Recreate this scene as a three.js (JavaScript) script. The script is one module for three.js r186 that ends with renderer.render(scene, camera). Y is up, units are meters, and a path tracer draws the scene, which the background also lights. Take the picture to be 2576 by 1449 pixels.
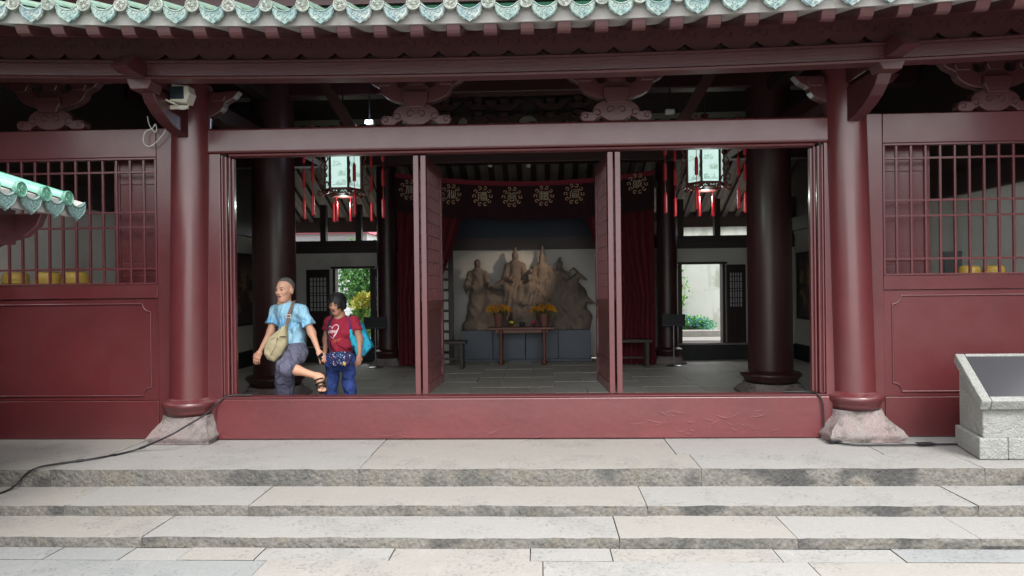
import * as THREE from 'three';
import { mergeGeometries, mergeVertices, toCreasedNormals } from 'three/addons/utils/BufferGeometryUtils.js';
import { RoundedBoxGeometry } from 'three/addons/geometries/RoundedBoxGeometry.js';

// ---------------------------------------------------------------- camera, sky, sun, exposure
const scene = new THREE.Scene();
const FOC = 1800, PW = 2576, PH = 1449;                       // focal length and picture size in the units the photo was measured in
const camera = new THREE.PerspectiveCamera(2 * Math.atan(PH / 2 / FOC) * 180 / Math.PI, 16 / 9, 0.05, 400);
camera.position.set(0, 1.531, 7.26);
camera.rotation.set(-0.0014, 0.0391, -0.01157, 'YXZ');
camera.updateMatrixWorld(true);

const SKYW = 256, SKYH = 128, skyData = new Float32Array(SKYW * SKYH * 4);
for (let j = 0; j < SKYH; j++) for (let i = 0; i < SKYW; i++) {
  const el = ((j + 0.5) / SKYH - 0.5) * Math.PI, s = Math.max(0, Math.sin(el)), k = (j * SKYW + i) * 4;
  const L = el > 0 ? 1.08 + 0.3 * s : 0.3;
  skyData.set([L * 0.98, L * 1.0, L * 1.02, 1], k);
}
const skyTex = new THREE.DataTexture(skyData, SKYW, SKYH, THREE.RGBAFormat, THREE.FloatType);
skyTex.mapping = THREE.EquirectangularReflectionMapping; skyTex.magFilter = THREE.LinearFilter; skyTex.needsUpdate = true;
scene.background = skyTex; scene.environment = skyTex;

const sun = new THREE.DirectionalLight(0xfffaf4, 1.0);        // veiled sun, high behind the camera
sun.position.set(5, 16, 12); sun.target.position.set(0, 0, 0);
sun.castShadow = true; sun.shadow.radius = 40; sun.shadow.mapSize.set(2048, 2048);
Object.assign(sun.shadow.camera, { left: -16, right: 16, top: 16, bottom: -16, near: 1, far: 60 });
scene.add(sun, sun.target);

const renderer = new THREE.WebGLRenderer({ antialias: true });
renderer.toneMapping = THREE.LinearToneMapping;
renderer.toneMappingExposure = 3.4;
renderer.shadowMap.enabled = true;

// ---------------------------------------------------------------- helpers
const V = (x, y, z) => new THREE.Vector3(x, y, z);
function dirOf(px, py) { return V(px - PW / 2, -(py - PH / 2), -FOC).applyEuler(camera.rotation); }
function at(px, py, z) { const d = dirOf(px, py), t = (z - camera.position.z) / d.z; return d.multiplyScalar(t).add(camera.position); }
function onY(px, py, y) { const d = dirOf(px, py), t = (y - camera.position.y) / d.y; return d.multiplyScalar(t).add(camera.position); }
function rngOf(a) { return () => { a |= 0; a = a + 0x6D2B79F5 | 0; let t = Math.imul(a ^ a >>> 15, 1 | a); t = t + Math.imul(t ^ t >>> 7, 61 | t) ^ t; return ((t ^ t >>> 14) >>> 0) / 4294967296; }; }
const rnd = rngOf(7);
const taken = {};
function numbered(n) { const k = taken[n] = (taken[n] ?? -1) + 1; return k ? n + '_' + String(k).padStart(3, '0') : n; }
function thing(name, label, category, pos = [0, 0, 0], turn = 0, group) {
  const o = new THREE.Group(); o.name = numbered(name); o.position.set(...pos); o.rotation.y = turn;
  o.userData = { label, category }; if (group) o.userData.group = group; scene.add(o); return o;
}
function structure(name, label) { const o = new THREE.Group(); o.name = numbered(name); o.userData = { kind: 'structure', label, category: 'setting' }; scene.add(o); return o; }
function grp(name, parent) { const o = new THREE.Group(); o.name = name; parent.add(o); return o; }
function mesh(name, geo, mat, parent, pos, rot) {
  const m = new THREE.Mesh(geo, mat); m.name = name; if (pos) m.position.set(...pos); if (rot) m.rotation.set(...rot); parent.add(m); return m;
}
// uv in metres from the face direction
function uvm(g, off = 0) {
  if (g.index) g = g.toNonIndexed();
  const p = g.attributes.position, n = g.attributes.normal, uv = new Float32Array(p.count * 2);
  for (let i = 0; i < p.count; i += 3) {
    let nx = 0, ny = 0, nz = 0;
    for (let k = 0; k < 3; k++) { nx += n.getX(i + k); ny += n.getY(i + k); nz += n.getZ(i + k); }
    nx = Math.abs(nx); ny = Math.abs(ny); nz = Math.abs(nz);
    for (let k = 0; k < 3; k++) {
      const x = p.getX(i + k), y = p.getY(i + k), z = p.getZ(i + k);
      const q = nx >= ny && nx >= nz ? [z, y] : ny >= nz ? [x, z] : [x, y];
      uv[(i + k) * 2] = q[0] + off; uv[(i + k) * 2 + 1] = q[1] + off * 0.37;
    }
  }
  g.setAttribute('uv', new THREE.BufferAttribute(uv, 2)); return g;
}
// box given by its limits
function lim(x0, x1, y0, y1, z0, z1, r = 0.006) {
  const w = x1 - x0, h = y1 - y0, d = z1 - z0; r = Math.min(r, w / 2.2, h / 2.2, d / 2.2);
  const g = r > 0 ? new RoundedBoxGeometry(w, h, d, 1, r) : new THREE.BoxGeometry(w, h, d);
  g.translate((x0 + x1) / 2, (y0 + y1) / 2, (z0 + z1) / 2); return uvm(g, (x0 * 3.1 + y0 * 1.7) % 5);
}
function plainBox(w, h, d) { return uvm(new THREE.BoxGeometry(w, h, d)); }
// outline in x,y pushed out along z
function extr(pts, depth, bevel = 0.004, holes = []) {
  const s = pts instanceof THREE.Shape ? pts : new THREE.Shape(pts.map(p => new THREE.Vector2(p[0], p[1])));
  for (const h of holes) s.holes.push(new THREE.Path(h.map(p => new THREE.Vector2(p[0], p[1]))));
  const g = new THREE.ExtrudeGeometry(s, { depth, bevelEnabled: bevel > 0, bevelThickness: bevel, bevelSize: bevel, bevelOffset: -bevel, bevelSegments: 1, curveSegments: 10 });
  return uvm(g);
}
// cross-section [z, y] carried along x with a height offset
function sweepX(cross, xs, dy) {
  const pos = [], idx = [], n = cross.length;
  for (const x of xs) for (const [z, y] of cross) pos.push(x, y + dy(x), z);
  for (let i = 0; i + 1 < xs.length; i++) for (let j = 0; j < n; j++) {
    const a = i * n + j, b = i * n + (j + 1) % n, c = a + n, d = b + n; idx.push(a, c, b, b, c, d);
  }
  for (const [s, f] of [[0, 1], [(xs.length - 1) * n, 0]]) for (let j = 1; j + 1 < n; j++) f ? idx.push(s, s + j, s + j + 1) : idx.push(s, s + j + 1, s + j);
  let g = new THREE.BufferGeometry(); g.setAttribute('position', new THREE.Float32BufferAttribute(pos, 3)); g.setIndex(idx); g.computeVertexNormals();
  g = toCreasedNormals(g, 0.5); return uvm(g);
}
function tube(pts, r, seg = 24, rad = 6, closed = false) { return new THREE.TubeGeometry(new THREE.CatmullRomCurve3(pts.map(p => Array.isArray(p) ? V(...p) : p), closed, 'centripetal'), seg, r, rad, closed); }
function lathe(pts, seg = 28) { return new THREE.LatheGeometry(pts.map(p => new THREE.Vector2(p[0], p[1])), seg); }
function move(g, x, y, z) { g.translate(x, y, z); return g; }
function merge(gs) { return mergeGeometries(gs.map(g => { g = g.index ? g.toNonIndexed() : g; for (const k of Object.keys(g.attributes)) if (!['position', 'normal', 'uv'].includes(k)) g.deleteAttribute(k); if (!g.attributes.uv) g.setAttribute('uv', new THREE.BufferAttribute(new Float32Array(g.attributes.position.count * 2), 2)); return g; })); }
const range = (a, b, n) => Array.from({ length: n + 1 }, (_, i) => a + (b - a) * i / n);

// ---------------------------------------------------------------- textures
function lattice(n, seed) { const r = rngOf(seed), a = new Float32Array(n * n); for (let i = 0; i < n * n; i++) a[i] = r(); return a; }
const LAT = [11, 23, 37, 53, 71, 97].map(s => lattice(256, s));
function vnoise(x, y, per, k) {                                // periodic value noise
  const a = LAT[k % 6], xi = Math.floor(x), yi = Math.floor(y), fx = x - xi, fy = y - yi, w = n => ((n % per) + per) % per;
  const x0 = w(xi), x1 = w(xi + 1), y0 = w(yi) * 256, y1 = w(yi + 1) * 256, u = fx * fx * (3 - 2 * fx), v = fy * fy * (3 - 2 * fy);
  return (a[y0 + x0] * (1 - u) + a[y0 + x1] * u) * (1 - v) + (a[y1 + x0] * (1 - u) + a[y1 + x1] * u) * v;
}
function fbm(u, v, f, oct, k = 0) { let s = 0, a = 0.5, t = 0; for (let o = 0; o < oct && f <= 256; o++, f *= 2, a *= 0.55) { s += a * vnoise(u * f, v * f, f, k + o); t += a; } return s / t; }
function dtex(w, h, fn, metres, srgb = true, my) {
  const d = new Uint8Array(w * h * 4);
  for (let j = 0; j < h; j++) for (let i = 0; i < w; i++) { const c = fn(i / w, j / h), k = (j * w + i) * 4; d[k] = Math.max(0, Math.min(255, c[0])); d[k + 1] = Math.max(0, Math.min(255, c[1])); d[k + 2] = Math.max(0, Math.min(255, c[2])); d[k + 3] = 255; }
  const t = new THREE.DataTexture(d, w, h); t.wrapS = t.wrapT = THREE.RepeatWrapping; t.magFilter = THREE.LinearFilter; t.minFilter = THREE.LinearMipmapLinearFilter; t.generateMipmaps = true;
  if (srgb) t.colorSpace = THREE.SRGBColorSpace; if (metres) t.repeat.set(1 / metres, 1 / (my ?? metres)); t.needsUpdate = true; return t;
}
function gtex(w, h, fn, metres, my) { return dtex(w, h, (u, v) => { const x = 255 * fn(u, v); return [x, x, x]; }, metres, false, my); }
const mixc = (a, b, t) => [a[0] + (b[0] - a[0]) * t, a[1] + (b[1] - a[1]) * t, a[2] + (b[2] - a[2]) * t];
const smooth = (a, b, x) => { x = Math.max(0, Math.min(1, (x - a) / (b - a))); return x * x * (3 - 2 * x); };
function canvasTex(w, h, draw, srgb = true) {
  const c = document.createElement('canvas'); c.width = w; c.height = h; draw(c.getContext('2d'), w, h);
  const t = new THREE.CanvasTexture(c); if (srgb) t.colorSpace = THREE.SRGBColorSpace; t.wrapS = t.wrapT = THREE.RepeatWrapping; t.magFilter = THREE.LinearFilter; return t;
}

// ---------------------------------------------------------------- materials
const M = {};
const std = (o) => new THREE.MeshStandardMaterial(o), phy = (o) => new THREE.MeshPhysicalMaterial(o);
const paintCol = (base, amp) => dtex(512, 512, (u, v) => { const n = fbm(u, v, 4, 5) - 0.5, f = fbm(u, v, 64, 3, 2) - 0.5, g = fbm(u * 1, v, 2, 3, 4) - 0.5; const s = 1 + amp * (n * 0.5 + f * 0.25 + g * 0.5); return [base[0] * s, base[1] * s * (1 + g * 0.05), base[2] * s]; }, 2.3);
const brushBump = gtex(512, 512, (u, v) => 0.5 * fbm(u, v, 6, 4, 1) + 0.35 * vnoise(u * 8, v * 128, 128, 3) + 0.15 * vnoise(u * 128, v * 16, 128, 2), 0.9);
const paintRough = gtex(512, 512, (u, v) => 0.32 + 0.2 * fbm(u, v, 8, 4, 3), 1.7);
M.paint = phy({ map: paintCol([87, 36, 39], 0.35), roughness: 1, roughnessMap: paintRough, bumpMap: brushBump, bumpScale: 0.0008, ior: 1.5, clearcoat: 0.6, clearcoatRoughness: 0.2 });
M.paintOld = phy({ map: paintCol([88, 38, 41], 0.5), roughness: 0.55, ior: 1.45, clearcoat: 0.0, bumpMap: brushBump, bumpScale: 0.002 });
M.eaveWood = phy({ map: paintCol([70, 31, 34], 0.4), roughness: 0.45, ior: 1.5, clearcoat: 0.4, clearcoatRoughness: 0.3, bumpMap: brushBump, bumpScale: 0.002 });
M.inner = phy({ map: paintCol([56, 27, 29], 0.4), roughness: 0.4, bumpMap: brushBump, bumpScale: 0.0012 });  // same maroon paint, darkened in colour for the low light indoors
M.darkWood = std({ map: paintCol([44, 28, 26], 0.5), roughness: 0.5, bumpMap: brushBump, bumpScale: 0.002 });
M.blackPaint = std({ map: paintCol([26, 27, 30], 0.5), roughness: 0.6 });
// granite treads and rough stone faces
const stoneCol = dtex(1024, 1024, (u, v) => {
  const a = fbm(u, v, 3, 4), b = fbm(u, v, 24, 4, 2), g = vnoise(u * 256, v * 256, 256, 4), w = fbm(u, v, 6, 5, 3);
  let c = mixc([174, 172, 168], [182, 179, 175], a); c = mixc(c, [162, 161, 158], smooth(0.55, 0.8, w) * 0.5); c = mixc(c, [190, 188, 185], smooth(0.6, 0.85, b) * 0.4);
  const p = smooth(0.68, 0.74, fbm(u, v, 96, 2, 1)) * smooth(0.45, 0.62, w); c = mixc(c, [138, 136, 133], p * 0.45);
  const s = 0.96 + 0.08 * g; return c.map(x => x * s);
}, 1.9);
const stoneBump = gtex(1024, 1024, (u, v) => { const w = fbm(u, v, 6, 5, 3); return 0.4 * fbm(u, v, 5, 4, 1) + 0.6 * fbm(u, v, 64, 3, 2) - 0.5 * smooth(0.68, 0.74, fbm(u, v, 96, 2, 1)) * smooth(0.45, 0.62, w); }, 1.9);
M.tread = std({ map: stoneCol, roughness: 0.86, bumpMap: stoneBump, bumpScale: 0.005 });
M.treadWarm = std({ map: stoneCol, color: 0xfffcf8, roughness: 0.86, bumpMap: stoneBump, bumpScale: 0.005 });
M.treadCool = std({ map: stoneCol, color: 0xeef4f8, roughness: 0.86, bumpMap: stoneBump, bumpScale: 0.005 });
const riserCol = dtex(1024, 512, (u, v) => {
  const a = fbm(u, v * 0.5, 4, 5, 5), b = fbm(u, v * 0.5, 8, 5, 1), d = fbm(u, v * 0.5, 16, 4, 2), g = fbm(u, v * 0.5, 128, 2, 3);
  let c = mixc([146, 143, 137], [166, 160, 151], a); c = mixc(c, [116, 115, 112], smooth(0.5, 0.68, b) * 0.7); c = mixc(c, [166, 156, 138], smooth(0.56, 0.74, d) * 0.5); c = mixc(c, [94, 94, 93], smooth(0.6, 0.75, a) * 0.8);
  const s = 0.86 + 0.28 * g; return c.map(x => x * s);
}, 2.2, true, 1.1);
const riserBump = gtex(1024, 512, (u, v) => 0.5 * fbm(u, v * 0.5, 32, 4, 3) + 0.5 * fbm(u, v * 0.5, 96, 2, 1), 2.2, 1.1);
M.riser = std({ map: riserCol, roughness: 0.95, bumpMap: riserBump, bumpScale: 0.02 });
M.plainStone = std({ map: dtex(512, 512, (u, v) => { const a = fbm(u, v, 4, 5, 2), g = fbm(u, v, 96, 2, 1); const s = 0.88 + 0.24 * g; return mixc([170, 162, 158], [196, 190, 186], a).map(x => x * s); }, 0.9), roughness: 0.9, bumpMap: stoneBump, bumpScale: 0.006 });
M.baseStone = std({ map: dtex(512, 512, (u, v) => { const a = fbm(u, v, 5, 5, 2), b = fbm(u, v, 3, 4, 1), g = fbm(u, v, 96, 2, 3); let c = mixc([176, 168, 164], [156, 142, 138], a); c = mixc(c, [172, 146, 144], smooth(0.45, 0.62, b) * 0.5); c = mixc(c, [120, 112, 108], smooth(0.6, 0.75, a) * 0.6); const s = 0.88 + 0.24 * g; return c.map(x => x * s); }, 0.8), roughness: 0.9, bumpMap: stoneBump, bumpScale: 0.012 });
M.floor = std({ map: dtex(512, 512, (u, v) => { const a = fbm(u, v, 4, 5, 1), g = fbm(u, v, 64, 3, 2); const s = 0.9 + 0.2 * g; return mixc([172, 167, 160], [190, 185, 177], a).map(x => x * s); }, 1.6), roughness: 0.6, bumpMap: stoneBump, bumpScale: 0.002 });
M.floorDark = std({ map: M.floor.map, color: 0xf4f2ee, roughness: 0.6, bumpMap: stoneBump, bumpScale: 0.002 });
M.lime = std({ map: dtex(512, 512, (u, v) => { const a = fbm(u, v, 3, 5, 4), b = smooth(0.6, 0.8, fbm(u, v, 10, 4, 1)); return mixc(mixc([206, 202, 198], [222, 219, 214], a), [168, 160, 150], b * 0.5); }, 1.4), roughness: 0.92, bumpMap: stoneBump, bumpScale: 0.003 });
M.limeDim = std({ map: M.lime.map, color: 0x98948c, roughness: 0.95 });  // lime colour darkened to stand in for dim light under the rear roof
M.wallWhite = std({ map: dtex(512, 512, (u, v) => { const a = fbm(u, v, 3, 5, 4), b = smooth(0.62, 0.8, fbm(u, v, 6, 5, 2)); return mixc(mixc([196, 194, 188], [210, 208, 202], a), [176, 172, 162], b * 0.5); }, 3.1), roughness: 0.9 });
M.green = std({ map: paintCol([30, 130, 95], 0.2), roughness: 0.6 });
const glaze = (a, b, c) => phy({ map: dtex(256, 256, (u, v) => { const n = fbm(u, v, 4, 5, 1), m = smooth(0.52, 0.7, fbm(u, v, 6, 4, 3)), g = fbm(u, v, 64, 2, 2); const s = 0.92 + 0.16 * g; return mixc(mixc(a, b, n), c, m * 0.6).map(x => x * s); }, 0.35), roughness: 0.3, clearcoat: 0.6, clearcoatRoughness: 0.2 });
M.tileGreen = glaze([146, 186, 168], [170, 200, 186], [196, 200, 176]);
M.tileMint = glaze([120, 200, 172], [140, 212, 186], [160, 205, 190]);
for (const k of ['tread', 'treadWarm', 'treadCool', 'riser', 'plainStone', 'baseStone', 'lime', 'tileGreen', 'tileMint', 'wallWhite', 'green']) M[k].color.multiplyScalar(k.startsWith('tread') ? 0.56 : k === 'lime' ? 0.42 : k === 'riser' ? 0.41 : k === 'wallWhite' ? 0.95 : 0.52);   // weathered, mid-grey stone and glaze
const foldBump = (m) => gtex(512, 512, (u, v) => { const w = fbm(u, v, 3, 3, 2), a = fbm(u + 0.35 * w, v * 0.5 + 0.2 * w, 5, 3, 1), r = 1 - Math.abs(2 * a - 1); return 0.75 * r * r + 0.2 * fbm(u, v, 12, 3, 4) + 0.05 * vnoise(u * 128, v * 128, 128, 3); }, m);
M.gardenWall = M.wallWhite.clone(); M.gardenWall.color.setScalar(0.5); M.gardenWall.map = dtex(512, 512, (u, v) => { const a = fbm(u, v, 4, 5, 1), b = smooth(0.5, 0.72, fbm(u, v, 7, 5, 3)), st = smooth(0.55, 0.8, vnoise(u * 24, v * 3, 24, 2)); return mixc(mixc([206, 212, 204], [222, 224, 216], a), [170, 176, 162], 0.6 * b + 0.3 * st); }, 2.6);
// ---------------------------------------------------------------- ground, steps, floor
const Y1 = 0, Y2 = -0.148, Y3 = -0.23, YG = -0.305, E1 = 1.235, E2 = 1.765, E3 = 2.235;   // step tops and front edges
function slab(x0, x1, z0, z1, top, h, seed, rough = 0.006) {
  const n = Math.max(2, Math.round((x1 - x0) / 0.09)), g = new THREE.BoxGeometry(x1 - x0, h, z1 - z0, n, 2, 2);
  g.translate((x0 + x1) / 2, top - h / 2, (z0 + z1) / 2);
  const p = g.attributes.position, nz = (a, b, k) => vnoise(a * 9 + seed * 7, b * 9 + seed, 256, k) - 0.5;
  for (let i = 0; i < p.count; i++) {
    let x = p.getX(i), y = p.getY(i), z = p.getZ(i);
    const front = z > z1 - 1e-4, up = y > top - 1e-4;
    if (front) { z += rough * 1.6 * nz(x, y * 3, 1) + rough * 2.2 * nz(x * 0.25, 3, 2); if (up) { y -= rough * (0.5 + nz(x, 5, 3) + 0.8 * nz(x * 3, 9, 4)); z -= rough * 0.9; } }
    if (x < x0 + 1e-4) x += 0.0015 + (up ? 0.0025 : 0); if (x > x1 - 1e-4) x -= 0.0015 + (up ? 0.0025 : 0);
    if (up && !front) y += 0.002 * nz(x * 0.3, z, 0);
    p.setXYZ(i, x, y, z);
  }
  g.computeVertexNormals(); return uvm(g, seed * 0.61);
}
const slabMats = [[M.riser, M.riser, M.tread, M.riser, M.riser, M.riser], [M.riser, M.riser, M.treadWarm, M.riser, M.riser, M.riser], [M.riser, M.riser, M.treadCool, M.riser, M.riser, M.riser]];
const ground = structure('ground', 'pale granite paving of the temple courtyard');
mesh('ground_sheet', uvm(move(new THREE.PlaneGeometry(160, 160).rotateX(-Math.PI / 2), 0, YG - 0.03, 30)), M.treadWarm, ground);
{
  const cuts = (list, y) => [-11, ...list.map(p => onY(p[0], p[1], y).x), 11];
  let k = 3;
  const row = (xs, z0, z1, mats) => { for (let i = 0; i + 1 < xs.length; i++) mesh('paving_slab', slab(xs[i], xs[i + 1], z0, z1, YG - 0.002 * (k % 3), 0.12, k++, 0.0015), mats(i), ground); };
  row(cuts([[60, 1432], [320, 1392], [455, 1400], [655, 1392], [985, 1395], [1334, 1400], [1541, 1405], [1960, 1400], [2290, 1420]], YG), E3 + 0.004, 2.47, i => i < 2 || i > 8 ? slabMats[2] : slabMats[i % 2]);
  for (let j = 0; j < 10; j++) { const xs = [-11]; let x = -9 + (j % 3) * 0.37; while (x < 10) { xs.push(x); x += 1.3 + rnd() * 1.1; } xs.push(11); row(xs, 2.473 + j * 0.6, 2.473 + j * 0.6 + 0.598, i => xs[i] < -2.6 ? slabMats[2] : slabMats[(i + j) % 2]); }
}
const stairs = structure('stone_stairs', 'three low granite steps up to the hall');
{
  let k = 31;
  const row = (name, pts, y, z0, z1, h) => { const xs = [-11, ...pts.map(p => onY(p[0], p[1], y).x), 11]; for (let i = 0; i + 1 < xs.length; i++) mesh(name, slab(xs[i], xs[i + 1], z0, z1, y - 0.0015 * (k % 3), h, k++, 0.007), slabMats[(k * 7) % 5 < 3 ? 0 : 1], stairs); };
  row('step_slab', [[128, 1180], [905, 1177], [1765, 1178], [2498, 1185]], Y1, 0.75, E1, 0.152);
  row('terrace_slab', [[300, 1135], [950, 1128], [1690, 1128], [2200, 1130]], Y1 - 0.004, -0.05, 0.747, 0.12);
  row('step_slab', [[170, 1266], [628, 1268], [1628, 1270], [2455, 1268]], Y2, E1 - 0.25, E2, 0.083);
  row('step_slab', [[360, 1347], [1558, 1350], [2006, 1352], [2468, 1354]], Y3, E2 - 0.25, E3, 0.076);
}
const hallFloor = structure('hall_floor', 'dark grey stone slab floor inside the hall');
mesh('floor_bed', uvm(new THREE.BoxGeometry(11.4, 0.2, 10)).translate(-0.3, -0.135, -5.02), M.floorDark, hallFloor);
{
  let k = 0;
  for (let j = 0; j < 13; j++) { let x = -5.8 + (j % 2) * -0.4; while (x < 5.2) { const a = Math.max(x, -5.8), b = Math.min(x + 0.86, 5.2); if (b - a > 0.05) mesh('floor_slab', lim(a + 0.003, b - 0.003, -0.05, -0.002 - 0.0025 * ((k * 5) % 3), -0.1 - (j + 1) * 0.6, -0.106 - j * 0.6, 0.004), k % 4 === 1 || k % 7 === 2 ? M.floorDark : M.floor, hallFloor); x += 0.86; k++; } }
}

// ---------------------------------------------------------------- temple hall
const hall = thing('temple_hall', 'maroon timber temple hall with green glazed roof tiles and open doors', 'temple');
const XC = -0.27;
// columns on rings and stone bases
function column(x, z, r, h, bs, lean, mat, baseH, dim = 1) {
  const c = grp('column', hall); c.position.set(x, 0, z);
  const sh = new THREE.CylinderGeometry(r * 0.98, r, h, 48, 1, true); mesh('shaft', uvCyl(sh, r, h), mat, c, [lean / 2, baseH + 0.13 + h / 2, 0], [0, 0, Math.atan(-lean / h)]);
  const ry = baseH + 0.02;
  mesh('ring', lathe([[0, ry - 0.02], [r * 1.16, ry - 0.02], [r * 1.2, ry + 0.02], [r * 1.24, ry + 0.045], [r * 1.36, ry + 0.075], [r * 1.37, ry + 0.1], [r * 1.3, ry + 0.125], [r * 1.08, ry + 0.135], [r * 1.05, ry + 0.15], [r, ry + 0.155]], 48), mat, c);
  // worn square base with rounded shoulders
  const g = new THREE.BoxGeometry(1, 1, 1, 12, 10, 12), p = g.attributes.position;
  for (let i = 0; i < p.count; i++) {
    let px = p.getX(i) * 2, py = p.getY(i) + 0.5, pz = p.getZ(i) * 2;
    const m = Math.max(Math.abs(px), Math.abs(pz)) || 1, l = Math.hypot(px, pz) || 1, round = smooth(0.35, 1, py) * 0.8;
    const prof = bs[0] + (bs[1] - bs[0]) * smooth(0.25, 0.9, py) + 0.03 * Math.exp(-(((py - 0.22) / 0.06) ** 2));
    let k = prof * (1 - round + round * m / l); const nse = vnoise(px * 6 + x * 9, py * 7 + pz * 6, 256, 1) - 0.5;
    k += 0.03 * nse * (py < 0.98 ? 1 : 0);
    p.setXYZ(i, px * k, py * baseH, pz * k * 0.86);
  }
  g.computeVertexNormals(); mesh('stone_base', uvm(g, x), M.baseStone, c);
  return c;
}
function uvCyl(g, r, h) { const uv = g.attributes.uv; for (let i = 0; i < uv.count; i++) uv.setXY(i, uv.getX(i) * 2 * Math.PI * r, uv.getY(i) * h); return g; }
column(-3.625, 0, 0.2, 3.25, [0.31, 0.26], 0.06, M.paint, 0.26);
column(3.115, 0, 0.2, 3.25, [0.34, 0.25], -0.07, M.paint, 0.29);
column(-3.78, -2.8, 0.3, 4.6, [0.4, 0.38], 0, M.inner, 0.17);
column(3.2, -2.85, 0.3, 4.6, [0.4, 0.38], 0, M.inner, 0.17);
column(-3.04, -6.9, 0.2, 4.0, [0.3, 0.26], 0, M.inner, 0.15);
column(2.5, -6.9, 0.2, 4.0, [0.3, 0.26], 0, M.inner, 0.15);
column(-6.15, 0, 0.17, 3.25, [0.3, 0.25], 0, M.paint, 0.26);
column(5.3, 0, 0.17, 3.25, [0.3, 0.25], 0, M.paint, 0.26);

// lintel, threshold and jambs
const L0 = -3.17, R0 = 2.735, HB = 2.925, HT = 3.19, SB = 0.425;
{
  const l = grp('lintel', hall);
  mesh('lintel_beam', lim(-3.47, 2.93, HB + 0.012, HT, -0.13, 0.045, 0.025), M.paint, l);
  mesh('lintel_moulding', lim(-3.19, R0 + 0.02, HB - 0.02, HB + 0.008, -0.1, 0.02, 0.01), M.paintOld, l);
}
const flake = (() => {                                           // blistered and flaking paint of the threshold
  const r = rngOf(5), blobs = []; for (let i = 0; i < 46; i++) { const right = r() < 0.6, u = right ? 0.69 + 0.22 * r() : r(), v = right ? 0.15 + 0.55 * r() : 0.02 + 0.2 * r(); blobs.push([u, v, 0.004 + 0.012 * r(), 0.015 + 0.03 * r(), r() * 3]); }
  return gtex(2048, 256, (u, v) => { let h = 0.35 + 0.25 * fbm(u, v * 0.125, 64, 3, 2) + 0.12 * fbm(u, v, 4, 3, 1); for (const [a, b, w, t, s] of blobs) { const dx = (u - a) / w, dy = (v - b + 0.04 * Math.sin(dx * 1.5 + s)) / t; const d = dx * dx + dy * dy; if (d < 1) h += 0.3 * (1 - d) * (dy < 0.2 ? 1 : 0.25); } return Math.min(1, h); }, 1);
})();
{
  const t = grp('threshold', hall);
  const g = new RoundedBoxGeometry(R0 - L0 + 0.32, SB - 0.01, 0.16, 2, 0.015), p = g.attributes.position, uv = g.attributes.uv;
  for (let i = 0; i < p.count; i++) uv.setXY(i, p.getX(i) / (R0 - L0 + 0.32) + 0.5, p.getY(i) / SB + 0.5);
  const m = M.paint.clone(); m.bumpMap = flake; m.bumpScale = 0.006; m.map = paintCol([98, 42, 45], 0.45); m.map.repeat.set(2.6, 0.2);
  mesh('threshold_board', g, m, t, [(L0 + R0) / 2, SB / 2 - 0.005, -0.02]);
  mesh('threshold_cap', lim(L0 - 0.12, R0 + 0.1, SB - 0.009, SB + 0.008, -0.105, 0.063, 0.008), M.paintOld, t);
}
for (const [a, s] of [[L0, -1], [R0, 1]]) {
  const j = grp('door_jamb', hall), b = (u0, u1) => s < 0 ? [a - u1, a - u0] : [a + u0, a + u1];
  mesh('jamb_board', lim(...b(0.1, 0.27), 0.0, HB + 0.011, -0.1, 0.03, 0.008), M.paint, j);
  mesh('jamb_step', lim(...b(0.05, 0.0995), SB + 0.009, HB - 0.021, -0.1, 0.0, 0.004), M.paint, j);
  for (const [u, rr, zz] of [[0.088, 0.011, 0.01], [0.055, 0.016, -0.005], [0.025, 0.013, -0.03]]) {
    const x = a + s * u; mesh('moulding', new THREE.CylinderGeometry(rr, rr, HB - SB - 0.04, 10).translate(x, (HB + SB) / 2, zz), M.paint, j);
  }
  mesh('door_edge', lim(...b(-0.012, 0.022), SB + 0.02, HB - 0.03, -0.1, -0.045, 0.006), M.paint, j);
}
// folded door leaves with lattice above and panels below
function doorLeaf(x, face, len, turn) {
  const d = grp('door_leaf', hall); d.position.set(x, SB + 0.012, -0.035); d.rotation.y = turn;
  const H = HB - SB - 0.045, T = 0.055, y1 = 0.95;
  const add = (n, y0, yb, z0, z1, t = T) => mesh(n, lim(-t / 2, t / 2, y0, yb, -z1, -z0, 0.004), M.paint, d);
  add('stile', 0, H, 0, 0.075); add('stile', 0, H, len - 0.075, len);
  add('rail', 0.0, 0.1, 0.0755, len - 0.0755); add('rail', 0.27, 0.33, 0.0755, len - 0.0755); add('rail', 0.86, y1, 0.0755, len - 0.0755); add('rail', H - 0.1, H, 0.0755, len - 0.0755);
  add('panel', 0.1005, 0.2695, 0.0755, len - 0.0755, 0.03); add('panel', 0.3305, 0.8595, 0.0755, len - 0.0755, 0.03);
  for (const yy of [[0.13, 0.24], [0.37, 0.82]]) mesh('panel_moulding', tube([[face * 0.017, yy[0], -0.12], [face * 0.017, yy[1], -0.12], [face * 0.017, yy[1], -len + 0.12], [face * 0.017, yy[0], -len + 0.12]], 0.006, 40, 5, true), M.paint, d);
  const nv = 9, y2 = H - 0.1; for (let i = 1; i < nv; i++) { const z = 0.0755 + (len - 0.151) * i / nv; add('lattice_bar', y1 + 0.0005, y2 - 0.0005, z - 0.008, z + 0.008, 0.028); }
  for (let k = 1; k < 10; k++) { const yy = y1 + (y2 - y1) * k / 10; add('lattice_rail', yy - 0.008, yy + 0.008, 0.076, len - 0.076, 0.02); }
  return d;
}
doorLeaf(-1.26, 1, 1.0, 0.02); doorLeaf(-1.185, 1, 1.0, -0.035); doorLeaf(0.725, -1, 1.05, 0.05); doorLeaf(0.8, -1, 1.0, 0.0);

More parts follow.
